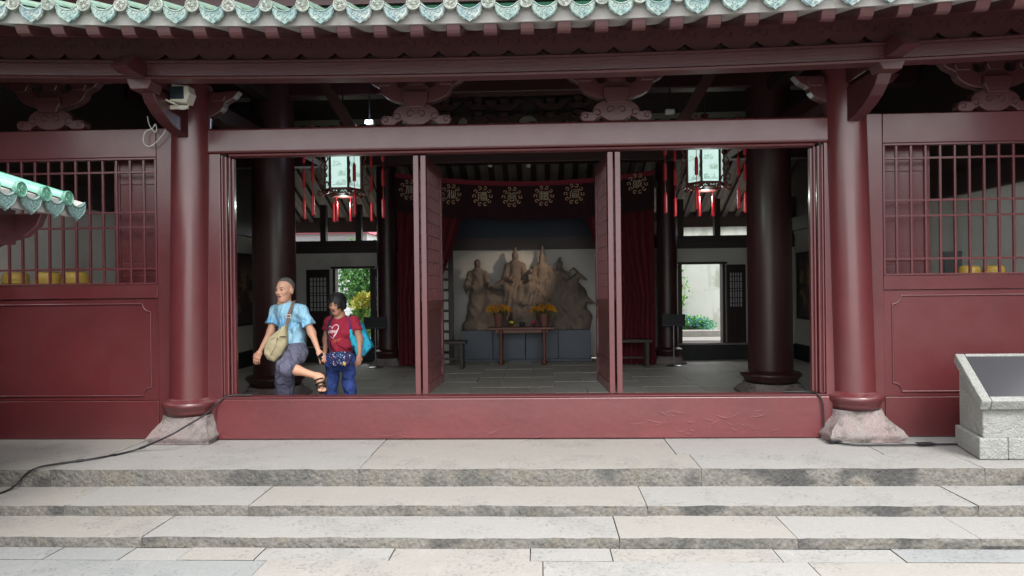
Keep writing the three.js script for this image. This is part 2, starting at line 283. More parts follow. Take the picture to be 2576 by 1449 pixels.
// side bays: frame, lattice window, panel
function sideBay(s, xi, xo) {                                    // xi: edge beside the column, xo: far edge
  const b = (a, c) => a < c ? [a, c] : [c, a], q = s;
  const w = grp('bay_wall', hall), put = (n, x0, x1, y0, y1, z0 = -0.09, z1 = 0, r = 0.006) => mesh(n, lim(...b(x0, x1), y0, y1, z0, z1, r), M.paint, w);
  const xw = xi + s * 0.0, wy0 = 1.60, wy1 = 2.915;
  put('stile', s < 0 ? -3.42 : 2.89, xw, 0.0, 3.215); put('header', xw + s * 0.002, xo, wy1 + 0.002, 3.215, -0.09, 0.002, 0.01);
  put('rail', xw + s * 0.002, xo, 1.46, wy0 - 0.002); put('bottom_board', xw + s * 0.002, xo, 0.0, 0.395, -0.09, 0.004, 0.008); put('panel', xw + s * 0.002, xo, 0.397, 1.458, -0.09, -0.02);
  put('stile', xo + s * 0.001, xo + s * 0.3, 0, 3.215);
  // raised frame with notched corners
  const x0 = xw + s * 0.09, x1 = xo - s * 0.08, n = 0.085, ya = 0.445, yb = 1.40, P = [];
  const arc = (cx, cy, a0, a1) => { for (let i = 0; i <= 6; i++) { const a = a0 + (a1 - a0) * i / 6; P.push([cx + q * n * Math.cos(a), cy + n * Math.sin(a)]); } };
  arc(x0, yb, 0, -Math.PI / 2); P.push([x0, (ya + yb) / 2]); arc(x0, ya, Math.PI / 2, 0); P.push([(x0 + x1) / 2, ya]); arc(x1, ya, Math.PI, Math.PI / 2); P.push([x1, (ya + yb) / 2]); arc(x1, yb, -Math.PI / 2, -Math.PI); P.push([(x0 + x1) / 2, yb]);
  const curve = new THREE.CurvePath(); for (let i = 0; i < P.length; i++) { const a = P[i], c = P[(i + 1) % P.length]; curve.add(new THREE.LineCurve3(V(a[0], a[1], -0.018), V(c[0], c[1], -0.018))); }
  const gs = P.map((a, i) => { const c = P[(i + 1) % P.length], l = Math.hypot(c[0] - a[0], c[1] - a[1]); const g = new THREE.CylinderGeometry(0.01, 0.01, l + 0.005, 8); g.rotateZ(Math.atan2(c[1] - a[1], c[0] - a[0]) - Math.PI / 2); return g.translate((a[0] + c[0]) / 2, (a[1] + c[1]) / 2, -0.018); });
  mesh('panel_moulding', merge(gs), M.paint, w);
  // window lattice
  const win = grp('lattice_window', hall), W = Math.abs(xo - xw), fw = 0.02;
  const wp = (n2, a, c, y0, y1, z0, z1, mat = M.paint) => mesh(n2, lim(...b(a, c), y0, y1, z0, z1, 0.003), mat, win);
  const nb = Math.round(W / 0.143), ys = [2.77, 2.35, 2.195, 1.765];
  for (let i = 1; i < nb; i++) { const x = xw + s * i * W / nb; wp('lattice_bar', x - 0.0105, x + 0.0105, wy0, wy1, -0.04, -0.012); }
  for (const y of ys) wp('lattice_rail', xw, xo, y - 0.011, y + 0.011, -0.034, -0.018);
  wp('window_frame', xw, xo, wy1 - 0.02, wy1, -0.05, 0.008); wp('window_frame', xw, xo, wy0, wy0 + 0.02, -0.05, 0.008); wp('window_frame', xw, xw + s * fw, wy0 + 0.021, wy1 - 0.021, -0.05, 0.008);
  // shutter folded behind the lattice
  const sx0 = xw + s * 0.02, sx1 = xw + s * 0.54, sh = grp('shutter', hall), sp = (n2, a, c, y0, y1, z0, z1) => mesh(n2, lim(...b(a, c), y0, y1, z0, z1, 0.004), M.paint, sh);
  sp('shutter_board', sx0, sx1, wy0 - 0.05, wy1, -0.2, -0.165); for (const xx of [sx0, sx1 - s * 0.06]) sp('stile', xx, xx + s * 0.06, wy0 - 0.05, wy1, -0.1645, -0.15);
  for (const [y0, y1] of [[1.62, 1.7], [1.75, 1.83], [2.66, 2.72], [2.78, 2.84]]) sp('shutter_rail', sx0 + s * 0.065, sx1 - s * 0.065, y0, y1, -0.1645, -0.152);
}
sideBay(-1, -3.955, -5.84); sideBay(1, 3.42, 5.13);

// ---- brackets
const cloudShape = (() => { const s = new THREE.Shape(), w = 0.36; s.moveTo(-w + 0.05, 0);
  s.bezierCurveTo(-w - 0.02, 0, -w - 0.02, 0.105, -w + 0.05, 0.1); s.bezierCurveTo(-w + 0.09, 0.1, -w + 0.1, 0.085, -w + 0.12, 0.1); s.bezierCurveTo(-w + 0.13, 0.17, -0.16, 0.2, -0.1, 0.215); s.lineTo(0.1, 0.215);
  s.bezierCurveTo(0.16, 0.2, w - 0.13, 0.17, w - 0.12, 0.1); s.bezierCurveTo(w - 0.1, 0.085, w - 0.09, 0.1, w - 0.05, 0.1); s.bezierCurveTo(w + 0.02, 0.105, w + 0.02, 0, w - 0.05, 0);
  s.lineTo(0.22, 0); s.bezierCurveTo(0.2, 0.03, 0.17, 0.035, 0.15, 0.05); s.bezierCurveTo(0.12, 0.03, 0.1, 0.01, 0.06, 0); s.lineTo(-0.06, 0); s.bezierCurveTo(-0.1, 0.01, -0.12, 0.03, -0.15, 0.05); s.bezierCurveTo(-0.17, 0.035, -0.2, 0.03, -0.22, 0); s.closePath(); return s; })();
const cloudGeo = extr(cloudShape, 0.1, 0.008);
function spiral(cx, cy, r, dir, z, turns = 1.3, rr = 0.008) { const P = []; for (let i = 0; i <= 16; i++) { const a = i / 16 * turns * 2 * Math.PI, q = r * (1 - 0.62 * i / 16); P.push(V(cx + dir * q * Math.cos(a), cy + q * Math.sin(a), z)); } return tube(P, rr, 28, 4); }
const curlGeo = merge([[-0.31, 0.05, 0.036, -1], [0.31, 0.05, 0.036, 1], [-0.19, 0.08, 0.045, -1], [0.19, 0.08, 0.045, 1], [-0.06, 0.11, 0.042, 1], [0.06, 0.11, 0.042, -1]].map(a => spiral(a[0], a[1], a[2], a[3], 0.106, 0.95, 0.008)));
const bowl = (() => { const P = []; P.push([-0.52, 0.27], [-0.46, 0.2], [-0.4, 0.17]); for (let i = 0; i <= 12; i++) { const a = Math.PI + Math.PI * i / 12; P.push([0.37 * Math.cos(a), 0.15 + 0.17 * Math.sin(a)]); } P.push([0.4, 0.17], [0.46, 0.2], [0.52, 0.27], [0.22, 0.27], [0.2, 0.17], [0.15, 0.145], [0.1, 0.17], [0.08, 0.27], [-0.08, 0.27], [-0.1, 0.17], [-0.15, 0.145], [-0.2, 0.17], [-0.22, 0.27]); return extr(P, 0.1, 0.006); })();
const block = (w, h, d) => { const P = [[-w / 2, h], [w / 2, h], [w / 2, h * 0.55], [w * 0.36, 0], [-w * 0.36, 0], [-w / 2, h * 0.55]]; return extr(P, d, 0.005).translate(0, 0, -d / 2); };
const bigBlock = block(0.26, 0.16, 0.2), smallBlock = block(0.17, 0.09, 0.14);
const curlMat = std({ color: 0x35171a, roughness: 0.7 });
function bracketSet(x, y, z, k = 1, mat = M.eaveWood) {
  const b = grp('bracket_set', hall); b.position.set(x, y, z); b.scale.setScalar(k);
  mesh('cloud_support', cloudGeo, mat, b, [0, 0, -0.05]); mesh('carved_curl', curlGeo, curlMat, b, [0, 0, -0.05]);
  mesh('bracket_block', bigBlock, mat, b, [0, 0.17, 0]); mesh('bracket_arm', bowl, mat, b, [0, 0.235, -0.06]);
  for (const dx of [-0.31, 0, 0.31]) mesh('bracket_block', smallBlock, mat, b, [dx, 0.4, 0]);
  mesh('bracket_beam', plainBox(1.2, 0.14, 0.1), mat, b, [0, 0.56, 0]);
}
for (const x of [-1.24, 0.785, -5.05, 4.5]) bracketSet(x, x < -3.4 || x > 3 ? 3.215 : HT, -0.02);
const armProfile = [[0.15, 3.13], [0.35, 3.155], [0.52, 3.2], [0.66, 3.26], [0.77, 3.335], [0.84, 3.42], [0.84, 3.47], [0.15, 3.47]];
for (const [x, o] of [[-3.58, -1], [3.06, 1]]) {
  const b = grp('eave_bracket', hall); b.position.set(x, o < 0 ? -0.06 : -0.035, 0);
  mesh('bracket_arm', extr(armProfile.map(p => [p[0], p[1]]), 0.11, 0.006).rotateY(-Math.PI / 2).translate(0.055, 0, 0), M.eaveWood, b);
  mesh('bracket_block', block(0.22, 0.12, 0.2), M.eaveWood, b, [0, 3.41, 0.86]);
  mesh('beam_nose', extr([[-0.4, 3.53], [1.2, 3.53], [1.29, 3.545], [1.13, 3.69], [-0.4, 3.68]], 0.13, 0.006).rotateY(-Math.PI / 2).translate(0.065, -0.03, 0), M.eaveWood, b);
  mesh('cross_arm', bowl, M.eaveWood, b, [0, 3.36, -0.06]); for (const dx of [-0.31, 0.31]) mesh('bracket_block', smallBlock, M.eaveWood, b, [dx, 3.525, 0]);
}
// ---- eave purlin and carved board
const sagP = x => { const u = Math.min(1.45, Math.abs(x - XC) / 3.3); return 0.028 * u * u * 1.5; };
const xsE = range(-6.4, 6.0, 60);
{
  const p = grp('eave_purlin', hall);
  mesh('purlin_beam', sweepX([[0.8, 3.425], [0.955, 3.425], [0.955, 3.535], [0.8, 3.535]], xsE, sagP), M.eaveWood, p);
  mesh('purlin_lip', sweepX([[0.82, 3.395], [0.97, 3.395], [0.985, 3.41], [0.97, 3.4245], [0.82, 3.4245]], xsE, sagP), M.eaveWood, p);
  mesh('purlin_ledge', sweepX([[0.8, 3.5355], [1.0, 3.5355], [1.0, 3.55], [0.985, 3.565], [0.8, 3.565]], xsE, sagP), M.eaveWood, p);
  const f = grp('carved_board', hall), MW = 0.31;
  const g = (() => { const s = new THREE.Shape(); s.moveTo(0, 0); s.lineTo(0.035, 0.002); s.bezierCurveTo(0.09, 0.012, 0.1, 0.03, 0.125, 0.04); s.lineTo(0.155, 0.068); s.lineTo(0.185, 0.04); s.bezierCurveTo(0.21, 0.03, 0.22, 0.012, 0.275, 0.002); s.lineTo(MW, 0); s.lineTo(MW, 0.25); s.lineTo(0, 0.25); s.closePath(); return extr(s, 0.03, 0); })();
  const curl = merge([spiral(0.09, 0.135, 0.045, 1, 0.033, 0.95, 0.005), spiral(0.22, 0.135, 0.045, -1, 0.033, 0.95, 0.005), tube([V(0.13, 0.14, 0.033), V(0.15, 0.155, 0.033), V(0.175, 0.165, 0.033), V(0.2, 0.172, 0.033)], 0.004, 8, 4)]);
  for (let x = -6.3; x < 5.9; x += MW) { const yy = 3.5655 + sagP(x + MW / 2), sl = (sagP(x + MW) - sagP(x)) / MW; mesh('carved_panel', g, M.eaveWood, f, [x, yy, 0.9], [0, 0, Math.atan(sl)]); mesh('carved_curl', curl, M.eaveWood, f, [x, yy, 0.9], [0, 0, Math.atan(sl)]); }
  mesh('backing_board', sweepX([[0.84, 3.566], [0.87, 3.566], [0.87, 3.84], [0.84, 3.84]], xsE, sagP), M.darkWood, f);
}
// ---- lower roof: rafters, pans, barrels, end discs, drip tiles
const PITCH = 0.288, SL = Math.atan(0.25), eaveY = x => 3.72 + 0.0062 * (x - XC + 0.05) ** 2;
const scroll = (ctx, w, h, disc) => {
  ctx.fillStyle = '#606060'; ctx.fillRect(0, 0, w, h); ctx.strokeStyle = '#e8e8e8'; ctx.lineCap = 'round'; const r = rngOf(disc ? 3 : 9);
  if (disc) { ctx.lineWidth = w * 0.05; ctx.beginPath(); ctx.arc(w / 2, h / 2, w * 0.44, 0, 7); ctx.stroke(); ctx.lineWidth = w * 0.02; ctx.beginPath(); ctx.arc(w / 2, h / 2, w * 0.37, 0, 7); ctx.stroke(); }
  ctx.lineWidth = w * 0.022;
  for (let i = 0; i < (disc ? 46 : 60); i++) { const a = r() * 6.3, q = disc ? Math.sqrt(r()) * 0.31 * w : 0, x = disc ? w / 2 + q * Math.cos(a) : w * (0.06 + 0.88 * r()), y = disc ? h / 2 + q * Math.sin(a) : h * (0.05 + 0.9 * r()), b = r() * 6.3; ctx.beginPath(); ctx.arc(x, y, w * (0.02 + 0.035 * r()), b, b + 2 + 2.4 * r()); ctx.stroke(); }
};
const discBump = canvasTex(256, 256, (c, w, h) => scroll(c, w, h, true), false), dripBump = canvasTex(512, 256, (c, w, h) => scroll(c, w, h, false), false);
const discMats = [[176, 186, 172], [184, 190, 178], [168, 182, 170]].map(c => phy({ map: dtex(128, 128, (u, v) => { const n = fbm(u, v, 6, 4, 2); return mixc(c, [142, 146, 130], smooth(0.5, 0.8, n)); }, 0), roughness: 0.42, clearcoat: 0.3, bumpMap: discBump, bumpScale: 0.009 }));
const dripMats = [[156, 186, 180], [160, 184, 192], [170, 188, 186], [144, 180, 182], [162, 190, 180], [166, 180, 190]].map((c, i) => phy({ map: dtex(128, 128, (u, v) => { const n = fbm(u, v, 5, 4, i), e = fbm(u, v, 3, 3, i + 1); return mixc(mixc(c, [96, 150, 158], smooth(0.45, 0.75, n) * 0.8), [206, 216, 205], smooth(0.5, 0.8, e) * 0.8); }, 0), roughness: 0.35, clearcoat: 0.4, bumpMap: dripBump, bumpScale: 0.008 }));
for (const m of [...discMats, ...dripMats]) m.color.multiplyScalar(0.5);
const discG = merge([new THREE.CylinderGeometry(0.055, 0.055, 0.028, 28).rotateX(Math.PI / 2), new THREE.TorusGeometry(0.0505, 0.0055, 6, 28).translate(0, 0, 0.014)]);
const dripG = (() => { const s = new THREE.Shape(), w = 0.098; s.moveTo(-w, 0.035); s.quadraticCurveTo(0, -0.055, w, 0.035); s.bezierCurveTo(w * 1.02, 0.0, w * 0.98, -0.03, w * 0.86, -0.042); s.bezierCurveTo(w * 0.8, -0.066, w * 0.62, -0.066, w * 0.56, -0.076); s.bezierCurveTo(w * 0.44, -0.092, w * 0.24, -0.088, w * 0.18, -0.094); s.bezierCurveTo(w * 0.1, -0.098, 0.004, -0.1, 0, -0.112); s.bezierCurveTo(-0.004, -0.1, -w * 0.1, -0.098, -w * 0.18, -0.094); s.bezierCurveTo(-w * 0.24, -0.088, -w * 0.44, -0.092, -w * 0.56, -0.076); s.bezierCurveTo(-w * 0.62, -0.066, -w * 0.8, -0.066, -w * 0.86, -0.042); s.bezierCurveTo(-w * 0.98, -0.03, -w * 1.02, 0, -w, 0.035);
  const g = new THREE.ExtrudeGeometry(s, { depth: 0.012, bevelEnabled: true, bevelThickness: 0.004, bevelSize: 0.004, bevelSegments: 2, curveSegments: 8 }); const p = g.attributes.position, uv = g.attributes.uv; for (let i = 0; i < p.count; i++) uv.setXY(i, p.getX(i) / 0.2 + 0.5, (p.getY(i) + 0.115) / 0.16); return g; })();
const dripRim = (() => { const P = []; const w = 0.094; for (const [x, y] of [[-1, 0.03], [-0.97, -0.015], [-0.84, -0.042], [-0.6, -0.068], [-0.3, -0.084], [0, -0.106], [0.3, -0.084], [0.6, -0.068], [0.84, -0.042], [0.97, -0.015], [1, 0.03], [0.5, -0.0], [0, -0.012], [-0.5, 0.0]]) P.push([x * w, y, 0.017]); return tube(P, 0.0045, 60, 5, true); })();
const reliefCurl = merge([[-0.016, 0.014, 0.016, 1], [0.016, 0.016, 0.015, -1], [-0.014, -0.018, 0.015, -1], [0.017, -0.015, 0.016, 1]].map(a => spiralS(a[0], a[1], a[2], a[3], 0.015)));
const dripCurl = merge([[-0.045, -0.028, 0.022, 1], [0.045, -0.028, 0.022, -1], [0, -0.045, 0.024, 1], [-0.02, -0.075, 0.012, -1], [0.02, -0.075, 0.012, 1]].map(a => spiralS(a[0], a[1], a[2], a[3], 0.016)));
function spiralS(cx, cy, r, dir, z) { const P = []; for (let i = 0; i <= 10; i++) { const a = i / 10 * 7, q = r * (1 - 0.7 * i / 10); P.push(V(cx + dir * q * Math.cos(a), cy + q * Math.sin(a), z)); } return tube(P, 0.0035, 16, 4); }
const halfTube = (r, L, t) => { const P = []; for (let i = 0; i <= 14; i++) { const a = Math.PI * i / 14; P.push([r * Math.cos(a), r * Math.sin(a)]); } for (let i = 14; i >= 0; i--) { const a = Math.PI * i / 14; P.push([(r - t) * Math.cos(a), (r - t) * Math.sin(a)]); } return extr(P, L, 0).translate(0, 0, -L); };
const panArc = (w, sag, L, t) => { const P = []; for (let i = 0; i <= 8; i++) { const u = i / 4 - 1; P.push([u * w / 2, sag * (u * u - 1)]); } for (let i = 8; i >= 0; i--) { const u = i / 4 - 1; P.push([u * w / 2, sag * (u * u - 1) - t]); } return extr(P, L, 0).translate(0, 0, -L); };
const barrelA = halfTube(0.052, 0.36, 0.012), barrelB = halfTube(0.049, 2.45, 0.012), panG = panArc(0.25, 0.05, 2.75, 0.012), panSeg = panArc(0.235, 0.046, 0.3, 0.012);
const soffit = panArc(0.2, 0.014, 0.45, 0.008);
const rafterG = (L) => extr([[0, 0], [0, -0.04], [-0.008, -0.065], [-0.025, -0.082], [-0.05, -0.092], [-L, -0.094], [-L, 0]], 0.1, 0.004).rotateY(-Math.PI / 2).translate(0.05, 0, 0);
const rafterLow = rafterG(1.2), rafterIn = plainBox(0.075, 0.09, 1.9).translate(0, -0.05, -0.95);
const roof = grp('roof', hall);
for (let i = 0, x = -0.08 - PITCH * 21; i < 42; i++, x += PITCH) {
  const y = eaveY(x), jit = (rnd() - 0.5) * 0.012, ym = eaveY(x + PITCH / 2);
  const place = (n, g, m, dx, yy, z, rz = 0) => { const o = mesh(n, g, m, roof, [x + dx, yy, z]); o.rotation.set(SL, 0, rz, 'XYZ'); return o; };
  place('barrel_tile', barrelA, M.tileGreen, jit, y - 0.005, 1.775); place('barrel_tile', barrelB, M.tileGreen, jit, y - 0.005 + 0.3525 * Math.sin(SL), 1.775 - 0.3525 * Math.cos(SL));
  const d = mesh('tile_end', discG, discMats[i % 3], roof, [x + jit, y - 0.006, 1.788]); d.rotation.set(0.12 * (rnd() - 0.5) - 0.05, 0, rnd() * 6);
  place('soffit_tile', soffit, M.lime, PITCH / 2, ym - 0.118, 1.698); place('pan_tile', panG, M.lime, PITCH / 2, ym - 0.006, 1.76);
  place('pan_tile', panSeg, M.tileGreen, PITCH / 2, ym + 0.004, 1.778);
  const dr = mesh('drip_tile', dripG, dripMats[(i * 5 + (i % 4)) % 6], roof, [x + PITCH / 2 + (rnd() - 0.5) * 0.015, ym - 0.035 + (rnd() - 0.5) * 0.008, 1.772]); dr.rotation.set(0.06 + 0.08 * (rnd() - 0.5), 0.1 * (rnd() - 0.5), 0.12 * (rnd() - 0.5));
  mesh('drip_rim', dripRim, dripMats[(i * 5 + (i % 4)) % 6], roof, dr.position.toArray()).rotation.copy(dr.rotation); mesh('drip_relief', dripCurl, dripMats[(i * 5 + (i % 4)) % 6], roof, dr.position.toArray()).rotation.copy(dr.rotation); mesh('end_relief', reliefCurl, discMats[i % 3], roof, d.position.toArray()).rotation.copy(d.rotation);
  place('rafter', rafterLow, M.eaveWood, 0.004, y - 0.142, 1.715).rotation.x = Math.atan(0.37); place('rafter', rafterIn, M.eaveWood, 0.004, y + 0.125, 0.8);
}
mesh('eave_board', sweepX([[1.7, -0.14], [1.73, -0.14], [1.745, -0.04], [1.7, -0.04]], xsE, eaveY), M.lime, roof);
for (const [x, yy] of [[1, 0]]) {
  // mortar filling under the barrels, and the closed roof bed above the rafters
  mesh('roof_bed', sweepX([[1.69, -0.1], [-1.0, 0.57], [-1.0, 0.6], [1.69, -0.072]], xsE, eaveY), M.lime, roof);
}
// upper storey: green beam, red wall, upper roof
const up = grp('upper_storey', hall);
mesh('green_beam', lim(-3.6, 5.9, 4.5, 4.83, -1.16, -1.03), M.green, up); mesh('upper_wall', lim(-6.3, 5.9, 4.2, 5.7, -1.3, -1.17), M.eaveWood, up); mesh('upper_beam', lim(-6.3, 5.9, 4.835, 5.1, -1.165, -0.98), M.eaveWood, up);
for (let x = -6; x < -3.7; x += 0.5) mesh('bracket_block', block(0.26, 0.3, 0.16), M.paintOld, up, [x, 4.5, -1.05]);
mesh('upper_roof', sweepX([[0.5, 5.5], [-3.65, 7.7], [-7.9, 5.5], [-7.9, 5.62], [-3.65, 7.85], [0.5, 5.62]], [-6.9, 6.4], () => 0), M.tileGreen, up);
mesh('upper_wall', lim(-6.3, 5.9, 4.2, 5.7, -6.3, -6.17), M.darkWood, up);
// ---- interior shell
const ZR = -7.6, XL = -5.85, XR = 5.2;
const shell = grp('side_wall', hall);
for (const [x, s] of [[XL, -1], [XR, 1]]) {
  const b = (a, c) => s < 0 ? [x - c, x - a] : [x + a, x + c];
  mesh('plaster', lim(...b(0, 0.25), 0.32, 2.6, ZR - 0.2, -0.12, 0), M.wallWhite, shell); mesh('dado', lim(...b(-0.02, 0.25), 0, 0.318, ZR - 0.2, -0.12, 0.004), M.blackPaint, shell);
  mesh('wall_beam', lim(...b(-0.06, 0.25), 2.602, 2.88, ZR - 0.2, -0.12, 0.01), M.darkWood, shell);
  mesh('timber_wall', lim(...b(0.02, 0.25), 2.882, 7.0, -9.4, 1.6, 0), M.darkWood, shell);
}
// round carved boss boards seen high on the left wall
mesh('carved_disc', new THREE.CylinderGeometry(0.55, 0.55, 0.06, 40).rotateZ(Math.PI / 2), M.inner, shell, [XL + 0.05, 3.0, -4.9]);
// rear wall with two doorways
const rear = grp('rear_wall', hall);
const rw = (n, x0, x1, y0, y1, m, z0 = ZR - 0.25, z1 = ZR) => mesh(n, lim(x0, x1, y0, y1, z0, z1, 0), m, rear);
const DL = [-4.28, -3.55], DR = [2.92, 3.74], DB = 0.335, DT = 1.955;
for (const [a, b, d] of [[XL, -3.2, DL], [2.65, XR, DR]]) {
  rw('plaster', a, d[0] - 0.06, 0.3, 2.28, M.wallWhite); rw('plaster', d[1] + 0.06, b, 0.3, 2.28, M.wallWhite); rw('plaster', d[0] - 0.06, d[1] + 0.06, DT + 0.05, 2.28, M.wallWhite);
  rw('dado', a, b, 0, 0.298, M.blackPaint, ZR - 0.25, ZR + 0.03); rw('door_sill', d[0] - 0.1, d[1] + 0.5, 0.3, DB, M.plainStone, ZR - 0.3, ZR + 0.06);
  for (const x of [d[0] - 0.058, d[1] + 0.002]) rw('door_frame', x, x + 0.056, DB + 0.002, DT, M.darkWood, ZR - 0.2, ZR + 0.025); rw('door_frame', d[0] - 0.1, d[1] + 0.1, DT + 0.001, DT + 0.045, M.darkWood, ZR - 0.2, ZR + 0.03);
  rw('rear_beam', a, b, 2.282, 2.54, M.darkWood, ZR - 0.2, ZR + 0.05);
  rw('beam_moulding', a, b, 2.4, 2.44, M.darkWood, ZR + 0.051, ZR + 0.08);
}
// niche behind the sculpture
rw('niche_back', -3.2, 2.65, 0, 2.9, M.wallWhite, -8.35, -8.15);
for (const [a, b] of [[-3.2, -1.95], [1.32, 2.65]]) { rw('niche_side', a, a + 0.06, 0, 2.6, M.wallWhite, -8.149, ZR - 0.26); rw('niche_side', b - 0.06, b, 0, 2.6, M.darkWood, -8.149, ZR - 0.26); }
rw('niche_header', -3.2, 2.65, 2.33, 2.6, M.darkWood, -8.149, -8.09); rw('niche_board', -1.9, 1.3, 2.602, 3.1, std({ color: 0x16283c, roughness: 0.6 }), -8.149, -8.11);
for (const [a, b] of [[XL, -2.9], [2.35, XR]]) for (let x = a + 0.5; x < b; x += 0.75) rw('upper_post', x, x + 0.12, 2.542, 3.3, M.darkWood, ZR - 0.15, ZR);
rw('upper_board', -2.9, 2.35, 3.102, 3.9, M.darkWood, -8.149, -8.11);
// slatted screen beside the niche
const scr = grp('slatted_screen', hall);
mesh('screen_panel', lim(-2.55, -1.8, 0.0, 2.3, -7.2, -7.18, 0), M.wallWhite, scr); for (const x of [-2.6, -1.85]) mesh('stile', lim(x, x + 0.1, 0, 2.35, -7.179, -7.12), M.darkWood, scr); for (let y = 0.2; y < 2.3; y += 0.21) mesh('slat', lim(-2.498, -1.852, y, y + 0.05, -7.178, -7.14), M.darkWood, scr);
// rear roof with rafters and pale boards between them
const rr = grp('rear_roof', hall);
mesh('roof_bed', sweepX([[-6.1, 4.62], [-9.4, 3.2], [-9.4, 3.26], [-6.1, 4.72]], [-6.4, 6], () => 0), M.limeDim, rr);
const rafterR = extr([[0, 0], [3.6, 0], [3.6, 0.11], [0, 0.11]], 0.1, 0.004).rotateY(Math.PI / 2).translate(-0.05, -0.115, 0);
for (let x = -6.2; x < 5.9; x += 0.29) { const o = mesh('rafter', rafterR, M.darkWood, rr, [x, 4.62, -6.1]); o.rotation.x = -Math.atan(1.42 / 3.3); }
mesh('eave_board', lim(-6.4, 6, 2.86, 3.2, -9.42, -9.36), M.darkWood, rr);
// main beams
const bm = (x0, x1, y0, y1, z0, z1, m = M.inner) => mesh('tie_beam', lim(x0, x1, y0, y1, z0, z1, 0.02), m, hall);
bm(-5.85, 5.2, 4.25, 4.6, -2.95, -2.7); bm(-5.85, 5.2, 3.84, 4.06, -6.25, -6.0); bm(-3.05, 2.5, 3.45, 3.6, -6.98, -6.82, M.darkWood);
for (const x of [-3.78, 3.2]) { bm(x - 0.1, x + 0.1, 3.7, 3.98, -6.9, -2.9); bm(x - 0.1, x + 0.1, 3.5, 3.7, -2.7, -0.15); bm(x - 0.09, x + 0.09, 4.15, 4.3, -2.7, -0.2, M.darkWood); }
for (const x of [-0.62, 0.24]) { bm(x - 0.05, x + 0.05, 4.06, 5.5, -6.15, -6.05); for (const y of [4.66, 4.92, 5.18]) { const b = mesh('bracket_block', smallBlock, M.inner, hall, [x, y, -6.0]); mesh('cross_arm', bowl, M.inner, hall, [x, y - 0.12, -6.05]).scale.setScalar(0.75); } }
for (const x of [-1.7, -1.1, 0.75, 1.3]) for (const y of [4.7, 4.96, 5.2]) { mesh('bracket_block', smallBlock, M.inner, hall, [x, y, -6.02]); mesh('cross_arm', bowl, M.inner, hall, [x, y - 0.13, -6.07]).scale.setScalar(0.62); }
bm(-3.6, 3.2, 4.75, 4.95, -2.9, -2.7, M.darkWood);
for (const s of [-1, 1]) { const o = mesh('brace', plainBox(0.12, 1.8, 0.12), M.inner, hall, [XC + s * 2.3, 4.0, -1.3]); o.rotation.z = -s * 0.55; }
// rear door leaves opened flat against the wall
function rearLeaf(x, w, z, turn = 0) {
  const d = grp('rear_door_leaf', hall); d.position.set(x, DB + 0.004, z); d.rotation.y = turn; const H = DT - DB - 0.02;
  const add = (n, x0, x1, y0, y1, z0 = -0.02, z1 = 0.02, m = M.darkWood) => mesh(n, lim(x0, x1, y0, y1, z0, z1, 0), m, d);
  add('stile', 0, 0.07, 0, H); add('stile', w - 0.07, w, 0, H); add('rail', 0.0705, w - 0.0705, 0, 0.09); add('rail', 0.0705, w - 0.0705, 0.62, 0.74); add('rail', 0.0705, w - 0.0705, H - 0.17, H); add('panel', 0.0705, w - 0.0705, 0.091, 0.619, -0.01, 0.008); add('mullion', w / 2 - 0.03, w / 2 + 0.03, 0.092, 0.618, 0.0085, 0.016);
  add('pane', 0.071, w - 0.071, 0.741, H - 0.171, -0.012, -0.008, std({ color: 0xb9bcbb, roughness: 0.5 }));
  const a = 0.071, b = w - 0.071, y0 = 0.742, y1 = H - 0.172, n = 5;
  for (let i = 1; i < n; i++) { const xx = a + (b - a) * i / n; add('lattice_bar', xx - 0.009, xx + 0.009, y0, y1, -0.0075, 0.012); }
  for (const q of [0.1, 0.26, 0.46, 0.54, 0.74, 0.9]) { const yy = y0 + (y1 - y0) * q; add('lattice_rail', a, b, yy - 0.008, yy + 0.008, -0.007, 0.008); }
}
rearLeaf(DR[1] + 0.06, 0.4, ZR + 0.1, 0.12); rearLeaf(DR[0] - 0.3, 0.26, ZR + 0.1, 0.0); rearLeaf(DL[0] - 0.58, 0.5, ZR + 0.12, -0.08); rearLeaf(DL[1] + 0.06, 0.3, ZR + 0.08);

// ---------------------------------------------------------------- things inside
// sculpture is in the next part; plinth, table and offerings
const plinth = thing('statue_plinth', 'low slate blue plinth carrying the sculpture group', 'plinth', [-0.31, 0, -7.78]);
M.slate = std({ map: paintCol([72, 80, 90], 0.3), roughness: 0.5 });
for (let i = 0; i < 4; i++) mesh('plinth_panel', lim(-1.34 + i * 0.67 + 0.003, -1.34 + (i + 1) * 0.67 - 0.003, 0.05, 0.64, -0.36, 0.35, 0.008), M.slate, plinth);
mesh('plinth_foot', lim(-1.36, 1.36, 0, 0.048, -0.36, 0.36, 0.004), M.slate, plinth);
const altar = thing('altar_table', 'narrow brown wooden altar table in front of the blue plinth', 'table', [-0.37, 0, -6.98]);
M.altar = std({ map: paintCol([112, 62, 46], 0.5), roughness: 0.45, bumpMap: brushBump, bumpScale: 0.001 });
mesh('table_top', lim(-0.65, 0.65, 0.69, 0.735, -0.2, 0.2, 0.008), M.altar, altar); mesh('apron', lim(-0.52, 0.52, 0.62, 0.688, 0.11, 0.13), M.altar, altar); mesh('apron', lim(-0.52, 0.52, 0.62, 0.688, -0.13, -0.11), M.altar, altar);
for (const x of [-0.41, 0.44]) for (const z of [-0.12, 0.12]) mesh('leg', lathe([[0, 0], [0.05, 0], [0.05, 0.05], [0.03, 0.07], [0.03, 0.4], [0.038, 0.42], [0.03, 0.44], [0.034, 0.6], [0.05, 0.68], [0, 0.68]], 16), M.altar, altar, [x, 0, z]);
